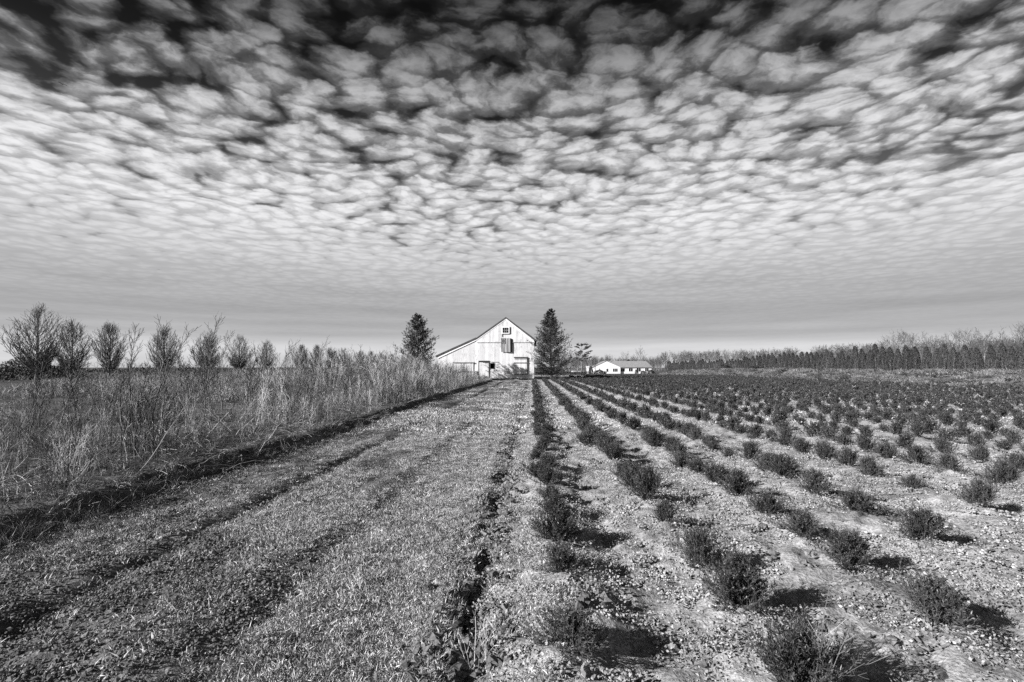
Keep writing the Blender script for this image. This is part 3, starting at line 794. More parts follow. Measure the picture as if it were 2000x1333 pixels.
def put_tree(name, label, cat, x, y, meshes, names, rotz=0.0, scale=1.0, group=None, dz=0.0):
    t = thing(name, label, cat, (x, y, hz(x, y) - .05 + dz), rotz, group, scale)
    for me, nm in zip(meshes, names): link(nm, me, t)
    return t
RG = np.random.default_rng
ms = spruce(RG(3), 8.05, 3.1, .60, .08, 210, up=.42)
put_tree('spruce_tree', 'dark spruce with upswept branches left of the white barn', 'tree', -14.46, 64.2, ms, ('trunk', 'branches', 'needles'), 0.4)
ms = spruce(RG(8), 9.9, 4.1, .86, .04, 300, up=.30)
put_tree('spruce_tree', 'tall cone-shaped dark spruce at the right corner of the barn', 'tree', 2.62, 71.5, ms, ('trunk', 'branches', 'needles'), 1.0, dz=.15)

# bare nursery trees in a line along the left field
def top_of(ms): 
    co = np.empty(len(ms[1].vertices) * 3, np.float32); ms[1].vertices.foreach_get('co', co); return float(np.percentile(co[2::3], 99.6))
NT_M = [nursery_tree(RG(20 + i)) for i in range(5)]; NT_H = [top_of(m) for m in NT_M]
row_y = [36.6, 39.7, 43.4, 50.0, 57.0, 63.2, 70.0, 79.6, 86.0, 92.0, 99.0, 107.0, 115.0, 124.0, 134.0]
row_h = [6.15, 5.35, 5.45, 5.6, 5.5, 5.6, 5.3, 5.2, 5.4, 5.2, 5.3, 5.1, 5.3, 5.2, 5.2]
row_u = [35, 108, 187, 300, 390, 455, 510, 580, 612, 642, 668, 700, 722, 742, 760]
looks = ['tallest bare nursery tree at the left edge of the view', 'slim bare nursery tree beside the tallest one', 'round-crowned bare nursery tree, third from the left edge']
for i, (y, h, u) in enumerate(zip(row_y, row_h, row_u)):
    lab = looks[i] if i < 3 else 'bare nursery tree above the brush, %s from the left edge' % ordn(i + 1)
    t = put_tree('nursery_tree', lab, 'tree', (u - 1040) * y / 1000, y, NT_M[i % 5], ('trunk', 'crown'), i * 1.7, (h - .45) / NT_H[i % 5], 'bare nursery trees in a line on the left')
    t.scale = (t.scale[0] * 1.22, t.scale[1] * 1.22, t.scale[2])

# pale bare wood on the right, beyond the cedars
FT_M = [forest_tree(RG(40 + i), 10.0, crown=.36 + .03 * (i % 3)) for i in range(5)]
FT_D = [forest_tree(RG(60 + i), 10.0, crown=.34, twigm='twig') for i in range(2)]
FT_H = [top_of(m) for m in FT_M + FT_D]
wood = [(1985, 96, 10.0, 5), (1958, 98, 9.8, 6), (1925, 112, 10.0, 1), (1890, 108, 9.8, 2), (1862, 118, 10.4, 3), (1838, 122, 10.2, 0), (1812, 126, 9.6, 4), (1795, 118, 9.0, 1),
        (1768, 132, 10.8, 2), (1748, 134, 11.2, 5), (1735, 140, 12.2, 3), (1715, 146, 11.0, 0), (1697, 150, 10.2, 4), (1680, 156, 9.0, 1), (1660, 160, 8.6, 2),
        (1905, 126, 9.5, 4), (1875, 134, 10, 0), (1820, 140, 10, 2), (1780, 148, 10.4, 3), (1945, 120, 9.2, 3), (1705, 166, 9.8, 1), (1640, 172, 8.2, 3), (1610, 184, 8.0, 0), (1585, 196, 8.4, 4)]
wood.sort(key=lambda t: -t[0])
for i, (u, y, h, k) in enumerate(wood):
    kind = 'dark-limbed bare tree' if k > 4 else 'pale bare tree'
    put_tree('forest_tree', '%s rising behind the cedar row, %s from the right edge' % (kind, ordn(i + 1)), 'tree', (u - 1040) * y / 1000, y,
             (FT_M + FT_D)[k], ('trunk', 'crown'), i * 2.1, h / FT_H[k], 'bare trees behind the cedars')
# the far wood: one mass
def build_woods():
    rg = RG(77)
    lo = [forest_tree(RG(90 + i), 10.0, crown=.42, n2=4, n3=3, thick=.03) for i in range(4)]
    protos = []
    for a, b in lo:
        V = []; F = []; off = 0; mi = []
        for j, me in enumerate((a, b)):
            co = np.empty(len(me.vertices) * 3, np.float32); me.vertices.foreach_get('co', co)
            ix = np.empty(len(me.loops), np.int32); me.loops.foreach_get('vertex_index', ix)
            V.append(co.reshape(-1, 3)); F.append(ix.reshape(-1, 4) + off); off += len(me.vertices); mi += [j] * len(me.polygons)
        protos.append(mesh('far_tree', np.concatenate(V), np.concatenate(F), [M['pale_bark'], M['wood_twig']], mi))
    def band(name, us, ys, hs, lab):
        us, ys, hs = map(np.array, (us, ys, hs)); x = (us - 1040) * ys / 1000; n = len(x)
        scatter(name, protos, x, ys, height(x, ys, False) - .2, rot_up(n, rg, .03), hs / 9.4 * rg.uniform(.8, 1.08, n), rg.integers(0, 4, n), label=lab)
    u, y, h = [], [], []
    for k in range(230):                       # behind the cedars, running off to the left
        uu = rg.uniform(1285, 2080); yy = np.interp(uu, [1285, 1450, 1650, 1850, 2080], [400, 300, 205, 150, 118]) * rg.uniform(.97, 1.3)
        tv = np.interp(uu, [1285, 1330, 1450, 1600, 1700, 2080], [694, 692, 690, 685, 679, 675])
        u.append(uu); y.append(yy); h.append(EYE + (718 - tv) * yy / 1000 + .7)
    band('bare_wood', u, y, h, 'grey bare wood stretching behind the cedar row on the right')
    u, y, h = [], [], []
    for k in range(150):
        uu = rg.uniform(1090, 1290); yy = rg.uniform(320, 460); tv = rg.uniform(699, 706)
        u.append(uu); y.append(yy); h.append(EYE + (718 - tv) * yy / 1000 + .7)
    band('far_wood', u, y, h, 'far bare wood seen behind the white house')
    u, y, h = [], [], []
    for k in range(330):
        uu = rg.uniform(1080, 2060); yy = np.interp(uu, [1080, 1285, 1450, 1650, 1850, 2060], [300, 330, 270, 190, 140, 112]) * rg.uniform(.97, 1.2)
        u.append(uu); y.append(yy); h.append(rg.uniform(2.4, 4.4))
    band('wood_scrub', u, y, h, 'low grey scrub under the far trees on the right')
    u, y, h = [], [], []
    for k in range(170):
        uu = rg.uniform(-80, 1000); yy = rg.uniform(420, 640); tv = rg.uniform(712.5, 716)
        u.append(uu); y.append(yy); h.append(EYE + (718 - tv) * yy / 1000 + .7)
    band('distant_woods', u, y, h, 'thin dark line of distant trees along the left horizon')
build_woods()

# trees round the house
put_tree('forest_tree', 'broad bare tree standing right behind the house roof', 'tree', (1250 - 1040) * .225, 225, FT_M[1], ('trunk', 'crown'), .3, .98)
put_tree('forest_tree', 'smaller bare tree above the middle of the house roof', 'tree', (1220 - 1040) * .232, 232, FT_M[3], ('trunk', 'crown'), 1.3, .88)
put_tree('forest_tree', 'thin bare tree above the left end of the house', 'tree', (1190 - 1040) * .235, 235, FT_M[4], ('trunk', 'crown'), 2.3, .80)
put_tree('forest_tree', 'gnarled bare tree between the flat-topped pine and the house', 'tree', (1163 - 1040) * .19, 190, FT_D[0], ('trunk', 'crown'), .9, .66)
put_tree('forest_tree', 'bare tree with fine twigs beneath the flat-topped pine', 'tree', (1126 - 1040) * .165, 165, FT_M[0], ('trunk', 'crown'), 3.1, .78)
put_tree('forest_tree', 'leaning bare tree between the tall spruce and the pine', 'tree', (1112 - 1040) * .16, 160, FT_M[2], ('trunk', 'crown'), 4.0, .74)
ms = spruce(RG(31), 4.2, 1.9, .8, .03, 90, up=.2, needle=.3)
put_tree('conifer_tree', 'small dark pointed conifer behind the house roof', 'tree', (1225 - 1040) * .214, 214, ms, ('trunk', 'branches', 'needles'), 0, 1.25, dz=.3)
def flat_pine(rg):
    n = 9; s = np.linspace(0, 1, n); H = 10.6
    T = np.stack([.5 * s + .25 * np.sin(s * 4), rg.normal(0, .05, n).cumsum(), s * H * .93], -1)[None]
    TR = (.20 * (1 - s) ** .8 + .03)[None]
    A, AR, ta = sprout(T, TR, 19, .42, .995, 1.25, 2.9, 7, rg, up=.10, wig=.05, rr=.4, tip=.3, shape=.15, flatten=.5)
    A[..., 0] += .35 * np.linspace(0, 1, 7)[None] ** 1.5
    B, BR, _ = sprout(A, AR, 12, .3, 1.0, .8, .75, 4, rg, up=.25, wig=.04, rr=.6, flatten=.6)
    m = B.shape[0]; k = 24; tt = rg.random((m, k)); f = tt * 3; i = np.minimum(f.astype(int), 2); fr = (f - i)[..., None]; mm = np.arange(m)[:, None]
    base = (B[mm, i] * (1 - fr) + B[mm, i + 1] * fr).reshape(-1, 3)
    d = norm(rg.normal(size=base.shape)) * np.array([1, 1, .55]) + np.array([.1, 0, .35])
    V, Q = blades(base, d, rg.uniform(.22, .42, len(base)), .10, rg)
    V1, Q1 = tubes(T, TR, 7); V2, Q2 = tubes(A, np.maximum(AR, .02), 4)
    return MB().add(V1, Q1).mesh('pine_trunk', M['bark'], True), MB().add(V2, Q2).mesh('pine_limbs', M['bark'], True), MB().add(V, Q).mesh('pine_needles', M['spruce'])
put_tree('pine_tree', 'dark flat-topped pine with layered boughs left of the house', 'tree', (1134 - 1040) * .17, 170, flat_pine(RG(13)), ('trunk', 'limbs', 'needles'), 0)

# leafy masses: shrubs, hedges, cedars
def leaf_mass(rg, n, shape, L, W, m, name):
    """n leaf-sized faces spread on and in a solid given by shape(rg, n) -> points, outward directions"""
    Bp, D = shape(rg, n); D0 = D
    D = norm(D) * .8 + norm(rg.normal(size=D.shape)) * .8
    V, Q = blades(Bp, D + np.array([0, 0, .5]), L * rg.uniform(.6, 1.3, n), W * rg.uniform(.7, 1.3, n), rg, face=D0)
    return MB().add(V, Q).mesh(name, m)
def column_shape(H, r, seed):
    def f(rg, n):
        t = rg.random(n) ** .9; az = rg.random(n) * 6.283
        prof = np.minimum(1, .75 + t * 1.6) * np.clip((1 - t) / .55, 0, 1) ** .55
        lump = .78 + .44 * fbm(az * 1.6 + seed, t * H * 1.9, 2, seed)
        rr = r * prof * lump * np.sqrt(rg.uniform(.7, 1.0, n))
        return np.stack([rr * np.cos(az), rr * np.sin(az), t * H], -1), np.stack([np.cos(az), np.sin(az), .55 + 0 * az], -1)
    return f
def dome_shape(rx, ry, h, seed):
    def f(rg, n):
        d = norm(rg.normal(size=(n, 3))); d[:, 2] = np.abs(d[:, 2])
        lump = .72 + .5 * fbm(d[:, 0] * 2.4 + seed, d[:, 1] * 2.4 + d[:, 2] * 2, 2, seed)
        r = lump * np.cbrt(rg.uniform(.35, 1, n))
        return d * r[:, None] * np.array([rx, ry, h]), d + np.array([0, 0, .3])
    return f
def stub_trunk(r, h):
    V, Q = tubes(np.array([[[0, 0, -.1], [.01, 0, h * .5], [0, .01, h]]]), np.array([[r, r * .85, r * .6]]), 6)
    return MB().add(V, Q).mesh('short_trunk', M['bark'], True)
CED = [leaf_mass(RG(100 + i), 4600, column_shape(4.0, .55, i), .115, .05, M['cedar'], 'cedar_foliage') for i in range(5)]
CED_T = stub_trunk(.07, 2.6)
rgc = RG(9)
y = 50.0; i = 0
while y < 215:
    x = 56.0 + rgc.normal(0, .12)
    put_tree('columnar_cedar', '%s columnar cedar from the right in the front cedar row' % ordn(i + 1), 'cedar', x, y, (CED[rgc.integers(5)], CED_T), ('foliage', 'trunk'),
             rgc.uniform(0, 6.28), float(np.clip(rgc.normal(1.18, .09), .95, 1.4)), 'columnar cedars in the row on the right')
    y += 1.62 + rgc.uniform(-.2, .2) + .004 * (y - 50); i += 1
y = 56.0; i = 0
while y < 150:
    put_tree('columnar_cedar', '%s columnar cedar from the right in the row behind' % ordn(i + 1), 'cedar', 58.6 + rgc.normal(0, .15), y, (CED[rgc.integers(5)], CED_T), ('foliage', 'trunk'),
             rgc.uniform(0, 6.28), float(np.clip(rgc.normal(1.0, .07), .85, 1.15)), 'columnar cedars in the row behind')
    y += 1.6 + rgc.uniform(-.15, .15) + .006 * (y - 50); i += 1
def hedge_run(name, label, x0, y0, x1, y1, h, w, n, seed, m='hedge', L=.16):
    rg = RG(seed); t = rg.random(n); d = np.array([x1 - x0, y1 - y0]); l = math.hypot(*d); d = d / l; nx = np.array([-d[1], d[0]])
    a = rg.uniform(0, np.pi, n); lump = .75 + .5 * fbm(t * l * .8, a * 1.5, 3, seed); r = np.sqrt(rg.uniform(.5, 1, n)) * lump
    off = np.cos(a) * r * w / 2; zz = np.sin(a) ** .7 * r * h
    x = x0 + d[0] * t * l + nx[0] * off; yv = y0 + d[1] * t * l + nx[1] * off
    z = height(x, yv, False) + zz
    D = np.stack([nx[0] * np.cos(a), nx[1] * np.cos(a), np.sin(a)], -1)
    D = norm(D) + norm(rg.normal(size=D.shape)) * .8
    V, Q = blades(np.stack([x, yv, z], -1), D, L * rg.uniform(.6, 1.3, n), L * .5, rg)
    cx, cy = (x0 + x1) / 2, (y0 + y1) / 2; cz = hz(cx, cy)
    me = MB().add(V - np.array([cx, cy, cz]), Q).mesh(name, M[m])
    return link(name, me, None, (cx, cy, cz), label=label, category='hedge')
hedge_run('hedge', 'long low dark hedge behind the bare nursery trees', -39.8, 33, -40.5, 112, 1.0, 1.5, 15000, 4)
hedge_run('hedge', 'dark low hedge between the tall spruce and the parked car', 0.4, 90, 11.5, 104, .85, 1.2, 3600, 6)
SHRUB = [leaf_mass(RG(130 + i), 900, dome_shape(1, 1, 1, i), .20, .09, M['hedge'], 'shrub_foliage') for i in range(3)]
SHRUB_F = [leaf_mass(RG(140 + i), 5000, dome_shape(1, 1, 1, i + 5), .075, .035, M['hedge'], 'fine_shrub_foliage') for i in range(2)]
SH_T = stub_trunk(.06, .5)
def shrub(label, u, y, rx, h, k, cat='shrub'):
    t = put_tree('shrub', label, cat, (u - 1040) * y / 1000, y, ((SHRUB + SHRUB_F)[k], SH_T), ('foliage', 'stem'), k * 1.3, 1.0)
    t.scale = (rx, rx, h)
shrub('big dark evergreen shrub behind the tallest nursery tree', 22, 43, 2.5, 1.9, 3)
shrub('second dark evergreen shrub beside the slim nursery tree', 82, 47, 2.2, 1.35, 4)
shrub('low dark spreading shrub at the left corner of the house', 1170, 194, 2.4, 1.5, 2)
shrub('narrow dark shrub between the white pillar and the house', 1153.5, 197, .8, 2.9, 0)
shrub('small pointed shrub under the middle wing windows', 1241, 198, .7, 1.6, 1)
shrub('round shrub under the right wing windows of the house', 1254, 198, 1.2, 1.2, 2)
shrub('shrub at the right corner of the house', 1268, 198, 1.4, 1.5, 0)
shrub('dark shrub on the far brush heap left of the cedars', 1408, 118, 1.5, 1.3, 1)
shrub('dark flat shrub on the brush heap nearer the cedars', 1466, 104, 1.7, 1.2, 2)
# ------------------------------------------------------------------ yew shrubs in rows
def yew(rg, ns, sub, nn, L, W, H=.40, spread=.62):
    az = rg.random(ns) * 6.283 + np.arange(ns) * 2.4; tilt = np.abs(rg.normal(.12, spread * .62, ns)).clip(0, 1.3)
    ln = H * rg.uniform(.70, 1.08, ns)
    n = 6; s = np.linspace(0, 1, n)[None, :]
    r = ln[:, None] * np.sin(tilt)[:, None] * s ** .9; z = ln[:, None] * (np.cos(tilt)[:, None] * s + .20 * np.sin(tilt)[:, None] * s ** 2)
    b = rg.normal(0, .022, (ns, 2))
    P = np.stack([b[:, :1] + r * np.cos(az)[:, None], b[:, 1:] + r * np.sin(az)[:, None], z - .02], -1)
    P[:, 1:] += rg.normal(0, .008, P[:, 1:].shape)
    PR = np.linspace(.0055, .002, n)[None].repeat(ns, 0)
    A, AR, _ = sprout(P, PR, sub, .25, .98, .62, .14 * H / .4, 5, rg, up=.22, wig=.03, rr=.7, tip=.5, shape=.25)
    Bs, Ds = [], []
    for Pp, k, lo in ((P, int(nn * 1.6), .30), (A, nn, .08)):
        m, pn, _ = Pp.shape; tt = lo + (1 - lo) * (np.arange(k)[None] + rg.random((m, k))) / k
        f = tt * (pn - 1); i = np.minimum(f.astype(int), pn - 2); fr = (f - i)[..., None]; mm = np.arange(m)[:, None]
        a, c = Pp[mm, i], Pp[mm, i + 1]; tg = norm(c - a)
        Bs.append((a + (c - a) * fr).reshape(-1, 3))
        d = tg * .75 + norm(rg.normal(size=tg.shape)) * .75; d[..., 2] += .10
        Ds.append(d.reshape(-1, 3))
    Bp, Dp = np.concatenate(Bs), np.concatenate(Ds)
    V, Q = blades(Bp, Dp, L * rg.uniform(.65, 1.2, len(Bp)), W, rg)
    V1, Q1 = tubes(P, PR, 3); V2, Q2 = tubes(A, AR, 3)
    return MB().add(V, Q).mesh('yew_needles', M['yew']), MB().add(V1, Q1).add(V2, Q2).mesh('yew_stems', M['yew_stem'])
YEW_HI = [yew(RG(200 + i), 56, 8, 20, .028, .0068, H=.33, spread=.80 + .12 * (i % 3)) for i in range(6)]
YEW_MID = [yew(RG(220 + i), 36, 5, 11, .044, .014, H=.33, spread=.82 + .12 * (i % 3)) for i in range(5)]
YEW_LO = [yew(RG(240 + i), 16, 2, 7, .09, .032, H=.36, spread=.8) for i in range(5)]
rgy = RG(55)
# the shrubs nearest the camera stand where the photograph has them: row -> distances along it
NEAR = {0: [3.05, 4.15, 4.95, 5.75, 6.5, 7.15], 1: [2.78, 3.62, 4.4, 5.5, 6.35, 7.2], 2: [3.48, 4.38, 5.1, 5.85, 6.65, 7.45],
        3: [5.05, 6.0, 6.9, 7.75], 4: [6.15, 7.2, 8.1], 5: [7.35, 8.3]}
SIZES = {(1, 0): 1.15, (0, 0): 1.05, (1, 1): 1.08, (2, 0): 1.1, (3, 0): 1.15, (4, 1): .7, (5, 0): 1.2}
shrubs = []
for r, X in enumerate(ROWS):
    sp = .56 if r == 0 else .58 if r < 4 else .60
    y = 1.6 + rgy.uniform(0, .5)
    lst = list(NEAR.get(r, []))
    start = lst[-1] + sp * 1.1 if lst else max(X * .95 - 1.5, 2.0) + rgy.uniform(0, .6)
    end = (64 if r < 2 else 70 if r < 5 else 88 if r < 8 else 104)
    yy = start
    while yy < end:
        if rgy.random() > .05: lst.append(yy + rgy.normal(0, .07))
        yy += sp * (1.12 if yy < 16 else 1.0)
    for j, q in enumerate(sorted(lst)):
        dx = 0.0 if (r in NEAR and j < len(NEAR[r])) else rgy.normal(0, .07)
        s = SIZES.get((r, j), float(np.clip(rgy.normal(1.0, .13), .62, 1.3)))
        if X > 30 and (X - 30) / 10 > rgy.random() + .1: continue
        shrubs.append((q, X + dx, r, s))
shrubs = [t for t in shrubs if t[1] < t[0] * .985 + .9]
shrubs.sort(key=lambda t: t[0] ** 2 + t[1] ** 2)
single = shrubs[:300]; rest = shrubs[300:]
order = {}
for q, X, r, s in sorted(single): order.setdefault(r, []).append(q)
rownames = ['row beside the grass lane'] + ['%s row right of the lane' % ordn(i + 1) for i in range(1, 40)]
special = {(0, 0): 'nearest yew shrub of the row beside the lane, above a black furrow shadow',
           (1, 0): 'biggest nearest yew shrub at the bottom edge, with a dry weed in it',
           (2, 0): 'nearest yew shrub of the third row, throwing a long black shadow',
           (3, 0): 'large round nearest yew shrub of the fourth row from the lane'}
for q, X, r, s in single:
    j = order[r].index(q); lab = special.get((r, j), '%s yew shrub from the near end of the %s' % (ordn(j + 1), rownames[r]))
    d = math.hypot(q, X); hi = d < 13
    fol, st = (YEW_HI if hi else YEW_MID)[rgy.integers(6 if hi else 5)]
    t = thing('yew_shrub', lab, 'shrub', (X, q, hz(X, q) - .01), rgy.uniform(0, 6.28), 'yew shrubs planted in rows', s)
    t.scale = ((.86 if r == 0 else 1.0) * s * rgy.uniform(.66, .90), s * rgy.uniform(.66, .90), s * rgy.uniform(.68, .90) * (.82 if r == 0 else 1.0))
    link('needles', fol, t); link('stems', st, t)
def joined(pair, name):
    V = []; F = []; off = 0; mi = []
    for j, me in enumerate(pair):
        co = np.empty(len(me.vertices) * 3, np.float32); me.vertices.foreach_get('co', co)
        ix = np.empty(len(me.loops), np.int32); me.loops.foreach_get('vertex_index', ix)
        V.append(co.reshape(-1, 3)); F.append(ix.reshape(-1, 4) + off); off += len(me.vertices); mi += [j] * len(me.polygons)
    return mesh(name, np.concatenate(V), np.concatenate(F), [m for me in pair for m in me.materials], mi)
LO = [joined(p, 'far_yew') for p in YEW_LO]
ry = np.array([t[0] for t in rest]); rx = np.array([t[1] for t in rest]); rs = np.array([t[3] for t in rest]); n = len(rest)
scatter('far_yew_shrubs', LO, rx, ry, height(rx, ry, False), rot_up(n, rgy, .06), np.stack([rs * .84, rs * .84, rs * .76], -1), rgy.integers(0, 5, n), label='mass of dark yew shrubs filling the far part of the field')

# ------------------------------------------------------------------ what covers the soil
def crumbs(rg, n, rad, lo, hi):
    """small broken lumps of soil"""
    base = np.array([(1, 0, 0), (-1, 0, 0), (0, 1, 0), (0, -1, 0), (0, 0, 1), (0, 0, -1)], float)
    T = np.array([(0, 2, 4), (2, 1, 4), (1, 3, 4), (3, 0, 4), (2, 0, 5), (1, 2, 5), (3, 1, 5), (0, 3, 5)])
    mb = MB()
    for i in range(n):
        s = rg.uniform(lo, hi) * rg.uniform(.5, 1.0); a = rg.random() * 6.28; r = rad * math.sqrt(rg.random())
        q = np.linalg.qr(rg.normal(size=(3, 3)))[0]
        V = (base * rg.uniform(.6, 1.25, (6, 1))) @ q * s * np.array([1, 1, .75]) + np.array([r * math.cos(a), r * math.sin(a), s * .35])
        mb.add(V, T=T)
    return mb
CR = [crumbs(RG(300 + i), 26, .11, .006, .020).mesh('crumbs', M['crumb']) for i in range(4)]
CL = [crumbs(RG(310 + i), 11, .07, .010, .042).mesh('clods', M['clod']) for i in range(4)]
def carpet(rg, n, rad, lo, hi, m, up=.55, h=.02):
    a = rg.random(n) * 6.283; r = rad * np.sqrt(rg.random(n))
    B = np.stack([r * np.cos(a), r * np.sin(a), rg.random(n) * h], -1)
    b = rg.random(n) * 6.283; D = np.stack([np.cos(b), np.sin(b), rg.uniform(-.1, up * 2, n)], -1)
    L = rg.uniform(lo, hi, n); V, Q = blades(B, D, L, L * rg.uniform(.4, .75, n), rg)
    return V, Q
WD = []
for i in range(5):
    mb = MB(); rg = RG(330 + i); V, Q = carpet(rg, 95, .13, .010, .025, None); mb.add(V, Q); WD.append(mb.mesh('weed', M['leaf']))
def tuft(rg, n, rad, lo, hi, w, m, name, lean=.5):
    a = rg.random(n) * 6.283; r = rad * np.sqrt(rg.random(n)); b = rg.random(n) * 6.283
    B = np.stack([r * np.cos(a), r * np.sin(a), np.zeros(n) - .005], -1)
    t = np.abs(rg.normal(0, lean, n)).clip(0, 1.35)
    D = np.stack([np.cos(b) * np.sin(t), np.sin(b) * np.sin(t), np.cos(t)], -1); L = rg.uniform(lo, hi, n)
    V, Q = blades(B, D, L, w * rg.uniform(.7, 1.3, n), rg, bend=np.stack([np.cos(b) * L * .25, np.sin(b) * L * .25, -.12 * L], -1))
    return MB().add(V, Q).mesh(name, m)
GR = [tuft(RG(350 + i), 80, .10, .015, .040, .004, M['grass'], 'grass', .8) for i in range(4)] + [tuft(RG(356 + i), 45, .10, .02, .06, .005, M['straw'], 'straw', .95) for i in range(2)]
GRF = [tuft(RG(360 + i), 80, .42, .04, .085, .016, M['grass'], 'grass', .75) for i in range(3)] + [tuft(RG(366), 70, .42, .04, .10, .014, M['straw'], 'straw', .95)]
def spread(rg, n, x0, x1, y0, y1, power=1.6):
    """points thinning out with distance"""
    y = y0 + (y1 - y0) * rg.random(n) ** power; x = rg.uniform(x0, x1, n)
    k = in_view(x, y); return x[k], y[k]
rgs = RG(400)
def put(name, protos, x, y, smin, smax, lab, tilt=.15, ids=None, sink=0.0):
    n = len(x); dist = np.hypot(x, y)
    scatter(name, protos, x, y, height(x, y) - sink, rot_up(n, rgs, tilt), rgs.uniform(smin, smax, n), rgs.integers(0, len(protos), n) if ids is None else ids, label=lab)
def dens(x, y, hi, fall):
    return hi * np.minimum(1, (fall / np.maximum(y, .1)) ** 2)
def fill(hi, fall, x0, x1, y0, y1, mask, cap=1e9):
    """hi pieces per square metre up to the distance fall, thinning with its square beyond"""
    xs, ys = [], []; y = y0
    while y < y1:
        st = max(.5, y * .08); a, b = max(x0, -y * 1.08 - 2), min(x1, y * 1.0 + 2)
        if b > a:
            m = int(dens(0, y, hi, fall) * st * (b - a)); xs.append(rgs.uniform(a, b, m)); ys.append(rgs.uniform(y, y + st, m))
        y += st
    x, yv = np.concatenate(xs), np.concatenate(ys); k = mask(x, yv)
    return x[k], yv[k]
def rowd(x): return np.min(np.abs(x[:, None] - ROWS_A[None]), 1)
patch = lambda x, y, s, sc=1.2: fbm(x * sc, y * sc, 3, s)
x, y = fill(46, 8, -.35, 38, 2.0, 40, lambda x, y: (patch(x, y, 61) > .45) & (rgs.random(len(x)) < np.where(rowd(x) < .38, .95, .40)))
put('weed_carpet', WD, x, y, .7, 1.35, 'low pale weeds and leaf litter between the yew rows')
x, y = fill(50, 8, -.40, 38, 2.0, 34, lambda x, y: (patch(x, y, 62, .9) < .54))
put('soil_crumbs', CR, x, y, .7, 1.4, 'dry crumbly soil between the yew rows')
x, y = fill(26, 9, -.75, 38, 2.0, 36, lambda x, y: rgs.random(len(x)) < np.where(np.abs(x + .47) < .22, 1.0, .22))
put('soil_clods', CL, x, y, .6, 1.5, 'broken soil clods along the furrow and the rows')
fx = lambda n: rgs.normal(-.47, .13, n)
yy = 2 + 60 * rgs.random(1500) ** 1.8; x = fx(len(yy))
put('furrow_clods', CL, x, yy, .6, 1.5, 'dark clods turned up along the lane-side furrow', .3, sink=.012)
bare = lambda x, y: fbm(x * 1.5, y * .55, 4, 71) + .18 * sstep(-3.6, -1.0, x) - .06 - .08 * (1 - sstep(3.5, 7, y)) * sstep(1.6, 2.6, -x) - .16 * np.exp(-((x + 3.42) / .22) ** 2) - .10 * np.exp(-((x + 1.85) / .25) ** 2)  # grass also thinned at near left, imitating corner darkening with bare soil
x, y = fill(430, 5, -4.9, -.5, 2.0, 18, lambda x, y: bare(x, y) + rgs.normal(0, .05, len(x)) > .46)
put('lane_grass', GR, x, y, .7, 1.3, 'short mown grass and straw on the lane', .2)
LC = [crumbs(RG(318 + i), 30, .11, .005, .018).mesh('lane_crumbs', M['lane_crumb']) for i in range(3)]
x, y = fill(130, 5, -5.0, -.5, 2.0, 24, lambda x, y: bare(x, y) + rgs.normal(0, .05, len(x)) < .52)
put('lane_crumbs', LC, x, y, .7, 1.4, 'dark crumbled soil in the worn parts of the lane', .2)
x, y = fill(30, 6, -5.0, -.5, 2.0, 24, lambda x, y: bare(x, y) + rgs.normal(0, .08, len(x)) < .50)
put('lane_tufts', [tuft(RG(380 + i), 26, .06, .02, .065, .006, M['grass'], 'tufts', .8) for i in range(3)], x, y, .7, 1.3, 'scattered grass tufts in the worn wheel tracks', .2)
x, y = fill(16, 14, -4.9, -.5, 13, 70, lambda x, y: bare(x, y) + rgs.normal(0, .05, len(x)) > .48)
put('lane_grass_beyond', GRF, x, y, .8, 1.3, 'short grass on the far part of the lane', .1)
x, y = fill(40, 7, -4.9, -.3, 2.0, 26, lambda x, y: patch(x, y, 81, 1.6) > .52)
put('lane_leaves', WD, x, y, .4, .85, 'small leaves and litter in the lane turf', .25)
# grass on the first bed's lane side, thin weeds in the field farther off
x, y = fill(150, 7, -.35, .15, 2.0, 45, lambda x, y: patch(x, y, 82, 1.6) > .40)
put('verge_grass', GR, x, y, .7, 1.4, 'pale grass along the edge of the first row', .2)
x, y = fill(5, 30, -.3, 38, 14, 104, lambda x, y: (rowd(x) > .2) & (patch(x, y, 83, .5) > .40))
put('field_weeds', GRF, x, y, .8, 1.5, 'pale low weeds between the far yew rows', .1)
# weeds and dead brush over the heaped bank on the right
HEAP = [tuft(RG(370 + i), 150, .55, .10, .36, .020, M['heap'], 'heap_weeds', .8) for i in range(4)] + [tuft(RG(376), 90, .5, .1, .4, .05, M['yew'], 'heap_dark', .8)]
n = 5200; y = 26 + 130 * rgs.random(n) ** 1.3; x = rgs.uniform(36.5, 54.5, n)
ids = rgs.choice(5, n, p=[.2, .2, .18, .18, .24])
put('heap_weeds', HEAP, x, y, .7, 1.5, 'pale weeds over the heaped bank right of the field', .15, ids)

